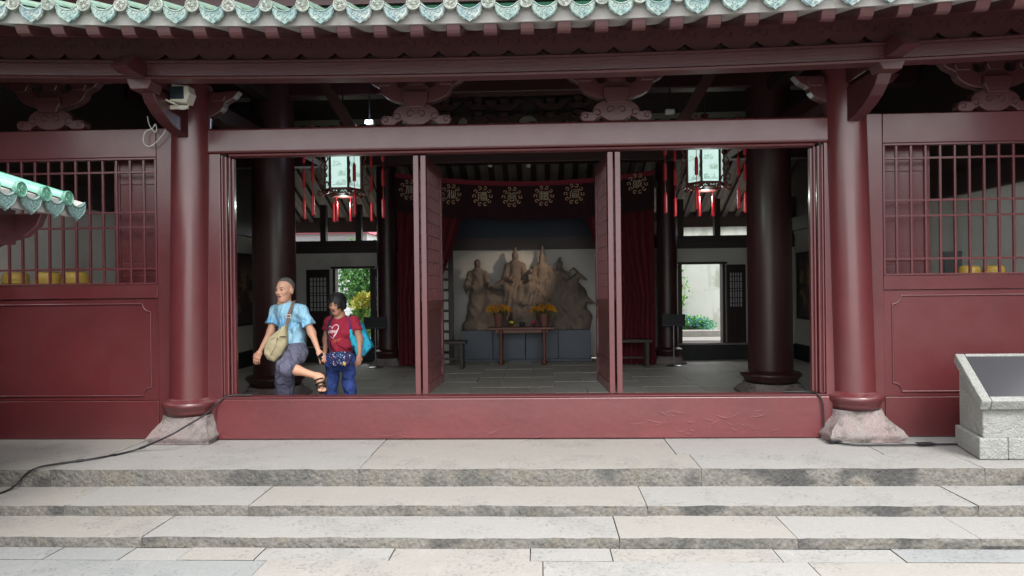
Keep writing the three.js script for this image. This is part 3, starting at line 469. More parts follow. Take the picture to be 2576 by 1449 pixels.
function flowerPot(x, sub, seed) {
  const t = thing('flower_vase', 'tapering terracotta vase of orange flowers, ' + sub, 'vase', [x, 0.7355, -6.98], 0);
  mesh('vase', lathe([[0, 0], [0.07, 0], [0.075, 0.01], [0.1, 0.24], [0.112, 0.25], [0.112, 0.27], [0.09, 0.27], [0.085, 0.2]], 24), std({ map: paintCol([120, 78, 66], 0.3), roughness: 0.6 }), t);
  const r = rngOf(seed), fl = [], st = [];
  for (let i = 0; i < 150; i++) { const a = r() * 6.28, s = 0.05 + 0.17 * Math.sqrt(r()), h = 0.3 + 0.16 * (1 - s / 0.25) + 0.06 * r(), e = [s * Math.cos(a) * 1.15, h, s * Math.sin(a)]; const g = new THREE.ConeGeometry(0.009, 0.09, 4); g.lookAt(V(e[0], 0.1, e[2])); g.translate(...e); fl.push(g); if (i % 3 === 0) st.push(tube([[e[0] * 0.2, 0.18, e[2] * 0.2], [e[0] * 0.6, 0.26, e[2] * 0.6], e], 0.003, 5, 4)); }
  mesh('blossoms', merge(fl), std({ color: 0xe89c1c, roughness: 0.7 }), t); mesh('stems', merge(st), std({ color: 0x5d6a24, roughness: 0.8 }), t);
}
flowerPot(-0.83, 'beside the yellow lotus cup', 3); flowerPot(0.07, 'beside the pink lotus cup', 4);
function lotus(x, col, lab) {
  const t = thing('lotus_cup', lab, 'offering', [x, 0.7355, -6.93]); const m = std({ color: col, roughness: 0.5 });
  mesh('foot', lathe([[0, 0], [0.03, 0], [0.03, 0.008], [0.01, 0.015], [0.01, 0.04], [0.06, 0.055], [0.062, 0.06], [0, 0.062]], 16), std({ color: 0x3b2a20, roughness: 0.4 }), t);
  for (let i = 0; i < 12; i++) { const a = i / 6 * Math.PI + (i > 5 ? 0.5 : 0), q = i > 5 ? 0.018 : 0.036, g = new THREE.SphereGeometry(0.02, 8, 6).scale(0.45, 1.6, 1); mesh('petal', g, m, t, [q * Math.cos(a), 0.09, q * Math.sin(a)], [0, -a, i > 5 ? -0.15 : -0.5]); }
}
lotus(-0.575, 0xd8d23a, 'bright yellow lotus cup on the altar table'); lotus(-0.13, 0xc23a5e, 'pink lotus cup on the altar table');
{ const t = thing('incense_burner', 'small dark incense burner between the lotus cups', 'burner', [-0.36, 0.7355, -6.9]); mesh('bowl', lathe([[0, 0.02], [0.05, 0.03], [0.065, 0.06], [0.055, 0.085], [0.062, 0.095], [0.05, 0.095], [0.04, 0.05]], 20), M.blackPaint, t); for (let i = 0; i < 3; i++) mesh('leg', new THREE.CylinderGeometry(0.008, 0.006, 0.03, 8), M.blackPaint, t, [0.04 * Math.cos(i * 2.1), 0.015, 0.04 * Math.sin(i * 2.1)]); }
// curtains
function cloth(w, h, nx, ny, f) { const g = new THREE.PlaneGeometry(1, 1, nx, ny), p = g.attributes.position; for (let i = 0; i < p.count; i++) { const q = f(p.getX(i) + 0.5, p.getY(i) + 0.5); p.setXYZ(i, q[0], q[1], q[2]); } g.computeVertexNormals(); return g; }
M.velvet = phy({ color: 0x5c0f1e, roughness: 0.88, sheen: 0.3, sheenColor: new THREE.Color(0x6a1626), sheenRoughness: 0.5, side: THREE.DoubleSide });
M.velvetDark = phy({ color: 0x2a0914, roughness: 0.9, sheen: 0.15, sheenColor: new THREE.Color(0x40101c), sheenRoughness: 0.5, side: THREE.DoubleSide });
const ZC = -6.5, valTop = u => 3.78 - 0.2 * Math.sin(Math.PI * u) ** 0.8 - 0.04 * u;
const val = thing('valance', 'dark red valance with round gold character emblems above the sculpture', 'curtain');
const valX = u => -2.78 + 4.98 * u;
mesh('valance_cloth', cloth(1, 1, 120, 10, (u, v) => [valX(u), valTop(u) - 0.09 - (1 - v) * 0.66, ZC + 0.012 * Math.sin(u * 110) * (1 - v) + 0.01 * Math.sin(u * 37)]), M.velvetDark, val);
mesh('valance_band', cloth(1, 1, 80, 2, (u, v) => [valX(u), valTop(u) - (1 - v) * 0.09, ZC + 0.014]), std({ color: 0x7e1028, roughness: 0.7, side: THREE.DoubleSide }), val);
const goldMat = std({ color: 0xd2ab88, roughness: 0.55, metalness: 0.2 }), paleMat = std({ color: 0xddcdaa, roughness: 0.5 });
// strokes of each emblem's character, drawn from the photograph on a 10 by 10 field
const GL = {
  zhi: [[[1, 9], [4, 9], [4, 1]], [[1.5, 1], [2.5, 6], [3, 9]], [[6, 9], [6, 2], [9.5, 2], [9.5, 9]], [[7.7, 9], [7.7, 2]]],
  xian: [[[3.5, 9], [3.2, 6], [1.2, 1]], [[1.5, 7.5], [1.5, 9], [3.5, 9]], [[3.6, 7], [3.6, 1]], [[5.6, 9], [5.6, 3], [6, 1.2], [8.8, 1.2], [9.4, 3], [9.4, 9]], [[7.5, 8], [7.5, 4], [6.5, 2]], [[7.5, 4], [8.6, 2]]],
  yang: [[[0.8, 1], [0.8, 8.6], [3.6, 8.6], [3.6, 1]], [[0.8, 6], [3.6, 6]], [[0.8, 3.4], [3.6, 3.4]], [[5, 9], [9, 9], [9, 6.6], [5, 6.6], [5, 9]], [[5, 7.8], [9, 7.8]], [[4.6, 5.4], [9.6, 5.4]], [[4.6, 3.9], [9.6, 3.9]], [[4.6, 2.4], [9.6, 2.4]], [[4.6, 1], [9.6, 1], [9.6, 5.4]]],
  gu: [[[0.6, 9], [4, 9], [4, 6.8], [1, 6.8]], [[6, 9], [6, 6.8], [9.4, 6.8]], [[9.4, 9], [6, 9]], [[0.6, 1], [1.4, 5.2], [8.6, 5.2], [9.4, 1]], [[3, 3.6], [7, 3.6], [7, 1], [3, 1], [3, 3.6]]],
  sui: [[[0.6, 9], [4.4, 9]], [[0.4, 7.2], [4.6, 7.2]], [[2.5, 9], [2.5, 1]], [[1, 6], [1, 1]], [[4, 6], [4, 1]], [[5.4, 8.8], [9.4, 8.8], [9.4, 5.4], [5.4, 5.4], [5.4, 8.8]], [[7.4, 8.8], [7.4, 5.4]], [[5.4, 7.1], [9.4, 7.1]], [[5.4, 4.2], [9.4, 4.2]], [[5.4, 1], [5.4, 4.2]], [[5.4, 2.6], [9.4, 2.6]], [[5.4, 1], [9.4, 1], [9.4, 4.2]]],
  shi: [[[1.2, 1], [1.2, 6], [3, 9]], [[3.2, 6], [3.2, 1]], [[4.6, 9], [9.6, 9], [9.6, 1]], [[4.6, 7], [8, 7]], [[4.6, 5], [8, 5], [8, 1.4], [4.6, 1.4], [4.6, 5]], [[4.6, 3.2], [8, 3.2]]],
  cheng: [[[1, 1], [1, 8]], [[2.6, 1], [2.6, 9]], [[4.2, 1], [4.2, 8]], [[5, 8], [9.6, 8]], [[5.8, 8], [5.6, 1]], [[7.2, 9.2], [7.8, 5], [9.6, 1.6]], [[9.2, 6], [6.6, 2.4]]],
};
function emblem(x, y, strokes) {
  const e = grp('emblem', val); e.position.set(x, y, ZC + 0.03); const rings = [];
  for (let i = 0; i < 10; i++) { const a = i / 5 * Math.PI, cx = 0.168 * Math.cos(a), cy = 0.168 * Math.sin(a); const P = []; for (let k = 0; k <= 12; k++) { const b = a + 2.4 + k / 12 * 5.2, r = 0.038 * (1 - 0.55 * k / 12); P.push(V(cx + r * Math.cos(b), cy + r * Math.sin(b), 0)); } rings.push(tube(P, 0.0095, 14, 5)); }
  mesh('emblem_border', merge(rings), goldMat, e);
  mesh('emblem_disc', new THREE.CircleGeometry(0.135, 32), std({ color: 0x3a0c14, roughness: 0.8, side: THREE.DoubleSide }), e, [0, 0, -0.008]);
  const gs = []; for (const s of strokes) for (let i = 0; i + 1 < s.length; i++) { const a = s[i], b = s[i + 1], k = 0.0185, x0 = (a[0] - 5) * k, y0 = (a[1] - 5) * k, x1 = (b[0] - 5) * k, y1 = (b[1] - 5) * k, l = Math.hypot(x1 - x0, y1 - y0); gs.push(new THREE.BoxGeometry(l + 0.011, 0.011, 0.006).rotateZ(Math.atan2(y1 - y0, x1 - x0)).translate((x0 + x1) / 2, (y0 + y1) / 2, 0)); }
  mesh('emblem_character', merge(gs), paleMat, e);
}
for (const [px, py, g] of [[1030, 478, 'zhi'], [1135, 489, 'xian'], [1214, 494, 'yang'], [1288, 496, 'gu'], [1368, 493, 'sui'], [1444, 488, 'shi'], [1603, 463, 'cheng']]) { const q = at(px, py, ZC); emblem(q.x, q.y, GL[g]); }
function drape(s) {
  const t = thing('curtain', s < 0 ? 'crimson velvet curtain tied back beside the slatted screen' : 'crimson velvet curtain tied back on the bench side away from the slatted screen', 'curtain', [0, 0, 0], 0, 'curtains framing the sculpture');
  const xo = s < 0 ? -2.76 : 2.2, xi0 = s < 0 ? -1.42 : 0.8;
  const inner = v => { const k = v > 0.42 ? (v - 0.42) / 0.58 : 0; const w = v > 0.42 ? 0.5 + 0.5 * Math.pow(k, 0.8) : 0.5 + 0.12 * Math.sin((0.42 - v) / 0.42 * 1.5); return w; };
  mesh('curtain_cloth', cloth(1, 1, 150, 40, (u, v) => { const w = inner(v), x = xo + (xi0 - xo) * w * u; return [x, 0.03 + v * 3.1, ZC - 0.06 + 0.045 * Math.sin(u * 44 + Math.sin(v * 3) * 0.6) * (0.5 + 0.5 / w * 0.4) + 0.02 * Math.sin(u * 97)]; }), M.velvet, t);
}
drape(-1); drape(1);
// benches and rope posts
function bench(x, lab) { const t = thing('bench', lab, 'bench', [x, 0, -6.25], 0, 'benches beside the altar'); const m = M.darkWood; mesh('seat', lim(-0.45, 0.45, 0.47, 0.53, -0.17, 0.17), m, t); for (const a of [-0.36, 0.36]) for (const b of [-0.12, 0.12]) mesh('leg', lim(a - 0.035, a + 0.035, 0, 0.469, b - 0.03, b + 0.03), m, t); mesh('stretcher', lim(-0.324, 0.324, 0.16, 0.2, -0.02, 0.02), m, t); }
bench(-1.85, 'dark wooden bench in front of the slatted screen'); bench(1.62, 'dark wooden bench half hidden by the folded door leaf');
const chrome = std({ color: 0x9a9a9c, metalness: 0.9, roughness: 0.25 });
function stand(x, z, lab) { const t = thing('sign_stand', lab, 'stand', [x, 0, z], 0, 'sign stands before the rear columns'); mesh('base', lathe([[0, 0], [0.15, 0], [0.15, 0.012], [0.1, 0.025], [0.02, 0.035], [0, 0.035]], 28), chrome, t); mesh('pole', new THREE.CylinderGeometry(0.016, 0.016, 0.74, 12), chrome, t, [0, 0.4, 0]); mesh('sign_board', lim(-0.22, 0.22, 0.75, 0.98, -0.01, 0.015, 0.006), M.blackPaint, t); mesh('sign_rim', lim(-0.2, 0.2, 0.77, 0.775, 0.0155, 0.018, 0), std({ color: 0x555a5c, roughness: 0.4 }), t); }
stand(-3.2, -6.5, 'black board on a chrome stand beside the rear doorway with the tree'); stand(2.52, -6.4, 'black board on a dark metal stand beside the doorway to the white wall');
// framed reliefs on the side walls
const reliefTex = dtex(256, 512, (u, v) => { const n = fbm(u, v, 5, 5, 2), f = fbm(u, v, 16, 4, 1), m = smooth(0.5, 0.66, n); let c = mixc([60, 54, 50], [150, 120, 86], m * smooth(0.05, 0.3, v) * smooth(1, 0.6, v)); c = mixc(c, [128, 36, 40], smooth(0.62, 0.75, f) * 0.6); return mixc(c, [150, 136, 112], smooth(0.66, 0.8, fbm(u, v, 32, 3, 4)) * 0.4); }, 0);
const reliefBump = gtex(256, 512, (u, v) => fbm(u, v, 5, 5, 2) * 0.7 + 0.3 * fbm(u, v, 32, 3, 1), 0);
function picture(x, s, z0, z1, y0, y1, lab) { const t = thing('framed_relief', lab, 'picture', [x, 0, 0]); const m = std({ map: reliefTex, roughness: 0.6, bumpMap: reliefBump, bumpScale: 0.03 }); mesh('picture_panel', new THREE.PlaneGeometry(z1 - z0, y1 - y0), m, t, [s * 0.02, (y0 + y1) / 2, (z0 + z1) / 2], [0, s * Math.PI / 2, 0]); const f = (a, b, c, d) => mesh('frame', lim(...(s > 0 ? [0, 0.05] : [-0.05, 0]), a, b, c, d, 0.004), M.blackPaint, t); f(y1 + 0.001, y1 + 0.05, z0 - 0.05, z1 + 0.05); f(y0 - 0.05, y0 - 0.001, z0 - 0.05, z1 + 0.05); f(y0, y1, z0 - 0.05, z0 - 0.001); f(y0, y1, z1 + 0.001, z1 + 0.05); }
picture(XL + 0.001, 1, -7.35, -5.5, 0.88, 2.2, 'dark framed relief panel on the wall beside the tree doorway'); picture(XR - 0.001, -1, -7.3, -6.45, 0.88, 2.1, 'tall framed relief panel on the wall beside the white doorway');
// yellow drums behind the windows
const yel = std({ color: 0xb0903e, roughness: 0.5 }), yel2 = std({ color: 0xbaa04e, roughness: 0.45 });
const cab = (x, w, lab) => { const t = thing('cabinet', lab, 'cabinet', [x, 0, -0.37]); mesh('carcass', lim(-w / 2, w / 2, 0.06, 1.42, -0.14, 0.14), M.darkWood, t); mesh('top', lim(-w / 2 - 0.03, w / 2 + 0.03, 1.421, 1.45, -0.15, 0.15), M.darkWood, t); for (const a of [-1, 1]) mesh('foot', lim(a * (w / 2 - 0.06) - 0.04, a * (w / 2 - 0.06) + 0.04, 0, 0.059, -0.12, 0.12), M.darkWood, t); };
cab(-5.28, 1.04, 'dark cabinet behind the lattice window with three yellow drums'); cab(4.55, 0.9, 'dark cabinet behind the lattice window with two yellow drums');
function drum(px, lab, z, grpn, sc = 1) { const q = at(px, 700, z); const t = thing('yellow_drum', lab, 'drum', [q.x, 1.4505, z], 0, grpn); const r = 0.13 * sc, h = 0.3 * sc; mesh('drum_body', lathe([[0, 0], [r * 0.96, 0], [r, 0.02], [r, h * 0.75], [r * 0.93, h * 0.92], [r * 0.7, h], [0, h]], 28), yel, t); mesh('drum_rib', new THREE.TorusGeometry(r, 0.008, 6, 28).rotateX(Math.PI / 2), yel2, t, [0, h * 0.3, 0]); mesh('drum_rib', new THREE.TorusGeometry(r, 0.008, 6, 28).rotateX(Math.PI / 2), yel2, t, [0, h * 0.62, 0]); }
for (const [px, l] of [[40, 'rounded yellow drum farthest from the folded shutter in the row of three'], [122, 'middle rounded yellow drum of the row of three behind the lattice'], [190, 'rounded yellow drum nearest the folded shutter in the row of three']]) drum(px, l, -0.37, 'yellow drums in a row of three');
for (const [px, l] of [[2438, 'rounded yellow drum next to the black box behind the lattice'], [2500, 'rounded yellow drum of the pair, on the side away from the black box']]) drum(px, l, -0.37, 'yellow drums in a pair', 0.82);
{ const q = at(2395, 640, -0.4), t = thing('speaker_box', 'black box behind the lattice window with two drums', 'speaker', [q.x, 1.4505, -0.43]); mesh('box_body', lim(-0.1, 0.1, 0, 0.4, -0.04, 0.04), M.blackPaint, t); mesh('grille', lim(-0.085, 0.085, 0.02, 0.38, 0.041, 0.046), M.blackPaint, t); }
// ---------------------------------------------------------------- solid shapes from distance fields
const smin = (a, b, k) => { const h = Math.max(k - Math.abs(a - b), 0) / k; return Math.min(a, b) - h * h * k * 0.25; };
function cap(p, a, b, ra, rb) { const ax = b[0] - a[0], ay = b[1] - a[1], az = b[2] - a[2], px = p[0] - a[0], py = p[1] - a[1], pz = p[2] - a[2]; let t = (px * ax + py * ay + pz * az) / (ax * ax + ay * ay + az * az + 1e-9); t = t < 0 ? 0 : t > 1 ? 1 : t; const x = px - ax * t, y = py - ay * t, z = pz - az * t; return Math.sqrt(x * x + y * y + z * z) - (ra + (rb - ra) * t); }
function ell(p, c, r) { const x = (p[0] - c[0]) / r[0], y = (p[1] - c[1]) / r[1], z = (p[2] - c[2]) / r[2], k = Math.sqrt(x * x + y * y + z * z), m = Math.sqrt((x / r[0]) ** 2 + (y / r[1]) ** 2 + (z / r[2]) ** 2); return m < 1e-9 ? -Math.min(...r) : k * (k - 1) / m; }
function net(sdf, lo, hi, c) {                                   // surface nets
  const nx = Math.ceil((hi[0] - lo[0]) / c) + 1, ny = Math.ceil((hi[1] - lo[1]) / c) + 1, nz = Math.ceil((hi[2] - lo[2]) / c) + 1, F = new Float32Array(nx * ny * nz), at3 = (i, j, k) => i + nx * (j + ny * k), q = [0, 0, 0];
  for (let k = 0; k < nz; k++) for (let j = 0; j < ny; j++) for (let i = 0; i < nx; i++) { q[0] = lo[0] + i * c; q[1] = lo[1] + j * c; q[2] = lo[2] + k * c; F[at3(i, j, k)] = sdf(q); }
  const id = new Int32Array(nx * ny * nz).fill(-1), pos = [], idx = [];
  const E = [[0, 1], [2, 3], [4, 5], [6, 7], [0, 2], [1, 3], [4, 6], [5, 7], [0, 4], [1, 5], [2, 6], [3, 7]], v = new Array(8);
  for (let k = 0; k < nz - 1; k++) for (let j = 0; j < ny - 1; j++) for (let i = 0; i < nx - 1; i++) {
    let m = 0; for (let n = 0; n < 8; n++) { v[n] = F[at3(i + (n & 1), j + (n >> 1 & 1), k + (n >> 2))]; if (v[n] < 0) m |= 1 << n; }
    if (m === 0 || m === 255) continue; let x = 0, y = 0, z = 0, n = 0;
    for (const [a, b] of E) if ((v[a] < 0) !== (v[b] < 0)) { const t = v[a] / (v[a] - v[b]); x += (a & 1) + t * ((b & 1) - (a & 1)); y += (a >> 1 & 1) + t * ((b >> 1 & 1) - (a >> 1 & 1)); z += (a >> 2) + t * ((b >> 2) - (a >> 2)); n++; }
    id[at3(i, j, k)] = pos.length / 3; pos.push(lo[0] + (i + x / n) * c, lo[1] + (j + y / n) * c, lo[2] + (k + z / n) * c);
  }
  const quad = (a, b, d, e, f) => { if (a < 0 || b < 0 || d < 0 || e < 0) return; f ? idx.push(a, b, d, a, d, e) : idx.push(a, d, b, a, e, d); };
  for (let k = 1; k < nz - 1; k++) for (let j = 1; j < ny - 1; j++) for (let i = 1; i < nx - 1; i++) {
    const s = F[at3(i, j, k)] < 0;
    if (s !== F[at3(i + 1, j, k)] < 0) quad(id[at3(i, j - 1, k - 1)], id[at3(i, j, k - 1)], id[at3(i, j, k)], id[at3(i, j - 1, k)], s);
    if (s !== F[at3(i, j + 1, k)] < 0) quad(id[at3(i - 1, j, k - 1)], id[at3(i - 1, j, k)], id[at3(i, j, k)], id[at3(i, j, k - 1)], s);
    if (s !== F[at3(i, j, k + 1)] < 0) quad(id[at3(i - 1, j - 1, k)], id[at3(i, j - 1, k)], id[at3(i, j, k)], id[at3(i - 1, j, k)], s);
  }
  const g = new THREE.BufferGeometry(); g.setAttribute('position', new THREE.Float32BufferAttribute(pos, 3)); g.setIndex(idx); g.computeVertexNormals(); return g;
}
const n3 = (p, f, k = 0) => (vnoise(p[0] * f + 40 + p[2] * f * 0.63, p[1] * f + 40 + p[2] * f * 0.41, 256, k) - 0.5);

// sculpture: robed figures and goats on rock
{
  const st = thing('sculpture_group', 'brown stone sculpture of robed figures and goats on rocks', 'sculpture', [0, 0.6405, -7.8]);
  const B = [], E = [];                                           // tapered limbs [a, b, ra, rb, blend] and rounded masses
  const limb = (a, b, r, s, k = 0.04) => B.push([a, b, r, s, k]);
  const fig = (x, yb, z, top, o = {}) => {                        // top: crown of the head
    const t = o.turn ?? 0, hy = top - 0.105, sh = top - 0.33, w = 0.15;
    E.push([[x, hy, z], [0.07, 0.095, 0.08], 0.012]); E.push([[x + t * 0.03, hy - 0.035, z + 0.035], [0.048, 0.055, 0.05], 0.02]); limb([x, hy - 0.03, z], [x, sh, z - 0.01], 0.045, 0.06, 0.02);
    if (o.bun) limb([x, hy + 0.09, z - 0.02], [x + 0.01, hy + 0.09 + o.bun, z - 0.02], 0.04, 0.026, 0.015);
    if (o.beard) limb([x + t * 0.05, hy - 0.08, z + 0.07], [x + t * 0.05, hy - 0.2, z + 0.08], 0.03, 0.015, 0.02);
    limb([x - w, sh, z], [x + w, sh, z], 0.075, 0.075, 0.05); limb([x, sh, z], [x, sh - 0.35, z], 0.14, 0.15, 0.06); limb([x, sh - 0.3, z], [x, yb, z], 0.16, 0.26, 0.08);
    for (const s of [-1, 1]) { const a = [x + s * w, sh, z + 0.02], e = o['el' + s] ?? [x + s * 0.22, sh - 0.27, z + 0.08], h = o['ha' + s] ?? [x + s * 0.06, sh - 0.3, z + 0.22]; limb(a, e, 0.07, 0.085, 0.03); limb(e, h, 0.09, 0.055, 0.02); limb(h, [h[0], h[1] + 0.02, h[2] + 0.03], 0.035, 0.03, 0.01); limb(e, [e[0], e[1] - 0.16, e[2]], 0.07, 0.03, 0.03); }
  };
  fig(-1.32, 0.3, -0.05, 1.5, { 'ha1': [-1.05, 0.95, 0.2], turn: 0.4 }); fig(-0.52, 0.4, -0.08, 1.66, { bun: 0.07, 'ha1': [-0.2, 1.22, 0.15], turn: -0.3 }); fig(0.05, 0.45, -0.12, 1.6, { bun: 0.16, beard: 1, turn: -0.4 }); fig(0.42, 0.3, -0.1, 1.46, { bun: 0.05, turn: 0.5, 'ha1': [0.62, 1.0, 0.1] }); fig(-0.22, 0.15, 0.12, 1.18, { turn: 0.2 });
  const goat = (x, y, z, d, body) => { limb([x - d * 0.22, y - 0.28, z - 0.04], [x - d * 0.03, y - 0.02, z], 0.14, 0.075, 0.05); limb([x, y, z], [x + d * 0.16, y - 0.09, z + 0.05], 0.072, 0.04, 0.02); for (const s of [-1, 1]) { limb([x - d * 0.01, y + 0.06, z + s * 0.03], [x - d * 0.09, y + 0.15, z + s * 0.06], 0.028, 0.024, 0.01); limb([x - d * 0.09, y + 0.15, z + s * 0.06], [x - d * 0.17, y + 0.1, z + s * 0.09], 0.024, 0.018, 0.005); limb([x - d * 0.17, y + 0.1, z + s * 0.09], [x - d * 0.16, y - 0.0, z + s * 0.1], 0.018, 0.01, 0.005); limb([x - d * 0.04, y + 0.02, z + s * 0.06], [x - d * 0.1, y - 0.03, z + s * 0.12], 0.02, 0.012, 0.005); limb([x + d * 0.1, y - 0.1, z], [x + d * 0.1, y - 0.2, z + 0.02], 0.02, 0.008, 0.01); } limb([x - d * 0.22, y - 0.32, z - 0.05], [x - d * body, y - 0.4, z - 0.06], 0.17, 0.18, 0.06); for (const s of [0.15, 0.3]) limb([x - d * s, y - 0.4, z + 0.08], [x - d * (s - 0.05), y - 0.75, z + 0.12], 0.065, 0.035, 0.03); };
  goat(-0.8, 0.98, 0.14, -1, 0.5); goat(0.8, 1.12, 0.08, 1, 0.5); goat(0.96, 0.62, 0.12, 1, 0.45); goat(0.02, 0.72, 0.22, 1, 0.5);
  limb([-1.45, 0.05, 0], [-1.1, 0.3, 0.02], 0.2, 0.24); for (const x of [-1.3, -0.95, -0.5, -0.05, 0.4, 0.8]) limb([x, 0, 0.05], [x + 0.1, 0.25, 0], 0.24, 0.2, 0.05); limb([-0.95, 0.5, -0.15], [0.6, 0.62, -0.18], 0.36, 0.42, 0.1); limb([-0.55, 0.8, -0.1], [0.4, 0.85, -0.12], 0.24, 0.26, 0.08);
  const f = p => { let d = 9; for (const [a, b, r, s, k] of B) { const q = cap(p, a, b, r, s); if (q < d + k) d = d > 8 ? q : smin(d, q, k); } for (const [c, r, k] of E) { const q = ell(p, c, r); if (q < d + k) d = smin(d, q, k); } const body = smooth(-0.01, 0.03, d) ; const fold = Math.abs(Math.sin(p[0] * 26 + 7 * n3(p, 3) + p[1] * 9 * Math.sin(p[0] * 3))) * 0.016 * smooth(1.45, 1.0, p[1]) * smooth(0.1, 0.4, p[1]); d += fold + 0.02 * n3(p, 9, 1) * smooth(0.7, 0.3, p[1]); return Math.max(d, -p[1], Math.abs(p[2]) - 0.33); };
  mesh('figures', uvm(net(f, [-1.8, -0.03, -0.36], [1.35, 1.9, 0.36], 0.0155)), std({ map: dtex(512, 512, (u, v) => { const a = fbm(u, v, 4, 5, 2), g = fbm(u, v, 48, 3, 1); return mixc([128, 110, 97], [108, 98, 90], a).map(x => x * (0.85 + 0.3 * g)); }, 1.1), roughness: 0.85 }), st);
}
// picture lamps under the rear roof that light the sculpture
const lampWhite = std({ color: 0xd8d4c8, roughness: 0.4 }), lampGlow = std({ color: 0xfff1d8, emissive: 0xffe2b8, emissiveIntensity: 6 });
function spot(x, y, z, tx, ty, tz, power, lab) {
  const t = thing('spotlight', lab, 'spotlight', [x, y, z]), d = V(tx - x, ty - y, tz - z).normalize(), q = new THREE.Quaternion().setFromUnitVectors(V(0, -1, 0), d), b = mesh('lamp_can', lathe([[0.035, 0], [0.045, 0], [0.045, 0.16], [0.02, 0.18], [0, 0.18]], 16), lampWhite, t); b.quaternion.copy(q);
  mesh('lamp_lens', new THREE.CircleGeometry(0.036, 16).rotateX(Math.PI / 2), lampGlow, t, [d.x * -0.012, d.y * -0.012, d.z * -0.012]).quaternion.copy(q); mesh('lamp_arm', new THREE.CylinderGeometry(0.008, 0.008, 0.3, 6), M.blackPaint, t, [0, 0.22, 0]);
  if (power) { const l = new THREE.SpotLight(0xffe6c8, power, 0, 0.42, 0.5, 2); l.position.copy(d).multiplyScalar(0.03); l.target.position.set(tx - x, ty - y, tz - z); l.castShadow = true; l.shadow.radius = 1.5; t.add(l, l.target); }
}
spot(0.95, 2.98, -6.66, -0.95, 1.35, -8.1, 2.0, 'white lamp hidden behind the valance beside the door leaf'); spot(-0.2, 3.88, -6.75, -0.6, 1.6, -8.1, 0, 'white lamp under the rear roof above the middle emblem'); spot(-0.95, 3.9, -6.75, -1.2, 1.3, -8.2, 0, 'white lamp under the rear roof above the emblem of stacked bars');

function floodInside(px, py, z, lab, glow) {                       // small lamp on a stalk hung from the beams
  const q = at(px, py, z), t = thing('ceiling_lamp', lab, 'lamp', q.toArray()); mesh('lamp_box', new RoundedBoxGeometry(0.12, 0.06, 0.1, 2, 0.012), lampWhite, t); mesh('lamp_stalk', new THREE.CylinderGeometry(0.012, 0.012, 0.5, 8), M.blackPaint, t, [0, 0.28, 0]);
  mesh('lamp_lens', new THREE.BoxGeometry(0.09, 0.03, 0.01), std({ color: 0xdde8ff, emissive: 0xcfe0ff, emissiveIntensity: glow }), t, [0, -0.01, 0.051]);
  if (glow > 1) { const l = new THREE.PointLight(0xdbe6ff, 0.12, 0, 2); l.position.set(0, -0.03, 0.12); l.shadow.radius = 1; l.castShadow = true; t.add(l); }
}
floodInside(930, 308, -2.4, 'lit white lamp above the lintel between the lantern and the cloud carved bracket', 3); floodInside(1685, 281, -2.4, 'unlit white lamp above the lintel beside the chain of the tasselled lantern', 0);
// ---------------------------------------------------------------- lanterns
const lanternArt = (seed) => canvasTex(256, 512, (c, w, h) => {
  const r = rngOf(seed); c.fillStyle = '#dff0ee'; c.fillRect(0, 0, w, h);
  for (let k = 0; k < 3; k++) { const by = h * (0.95 - 0.25 * k) , col = ['#5c7d6c', '#7f9a80', '#9fb9ac'][k]; c.fillStyle = col; c.globalAlpha = 0.28; c.beginPath(); c.moveTo(w * (k === 1 ? 0.4 : 0), by); let x = w * (k === 1 ? 0.4 : 0); while (x < w * (k === 0 ? 1 : k === 1 ? 1 : 0.6)) { x += 12 + 26 * r(); c.lineTo(x, by - h * (0.03 + 0.16 * r())); } c.lineTo(x, by); c.closePath(); c.fill(); c.globalAlpha = 0.75; c.strokeStyle = '#4c6558'; c.lineWidth = 2; for (let i = 0; i < 30; i++) { const xx = w * (k === 1 ? 0.4 + 0.6 * r() : 0.7 * r()), yy = by - h * 0.13 * r(); c.beginPath(); c.arc(xx, yy, 5 + 12 * r(), 3 + r(), 5.5 + r()); c.stroke(); } }
  c.globalAlpha = 1;
});
const arts = [lanternArt(3), lanternArt(8), lanternArt(15)].map(t => { t.wrapS = t.wrapT = THREE.ClampToEdgeWrapping; return t; });
const tasselMat = std({ color: 0xa00d1c, roughness: 0.5 });
M.rosewood = std({ color: 0x4a1d18, roughness: 0.45 });
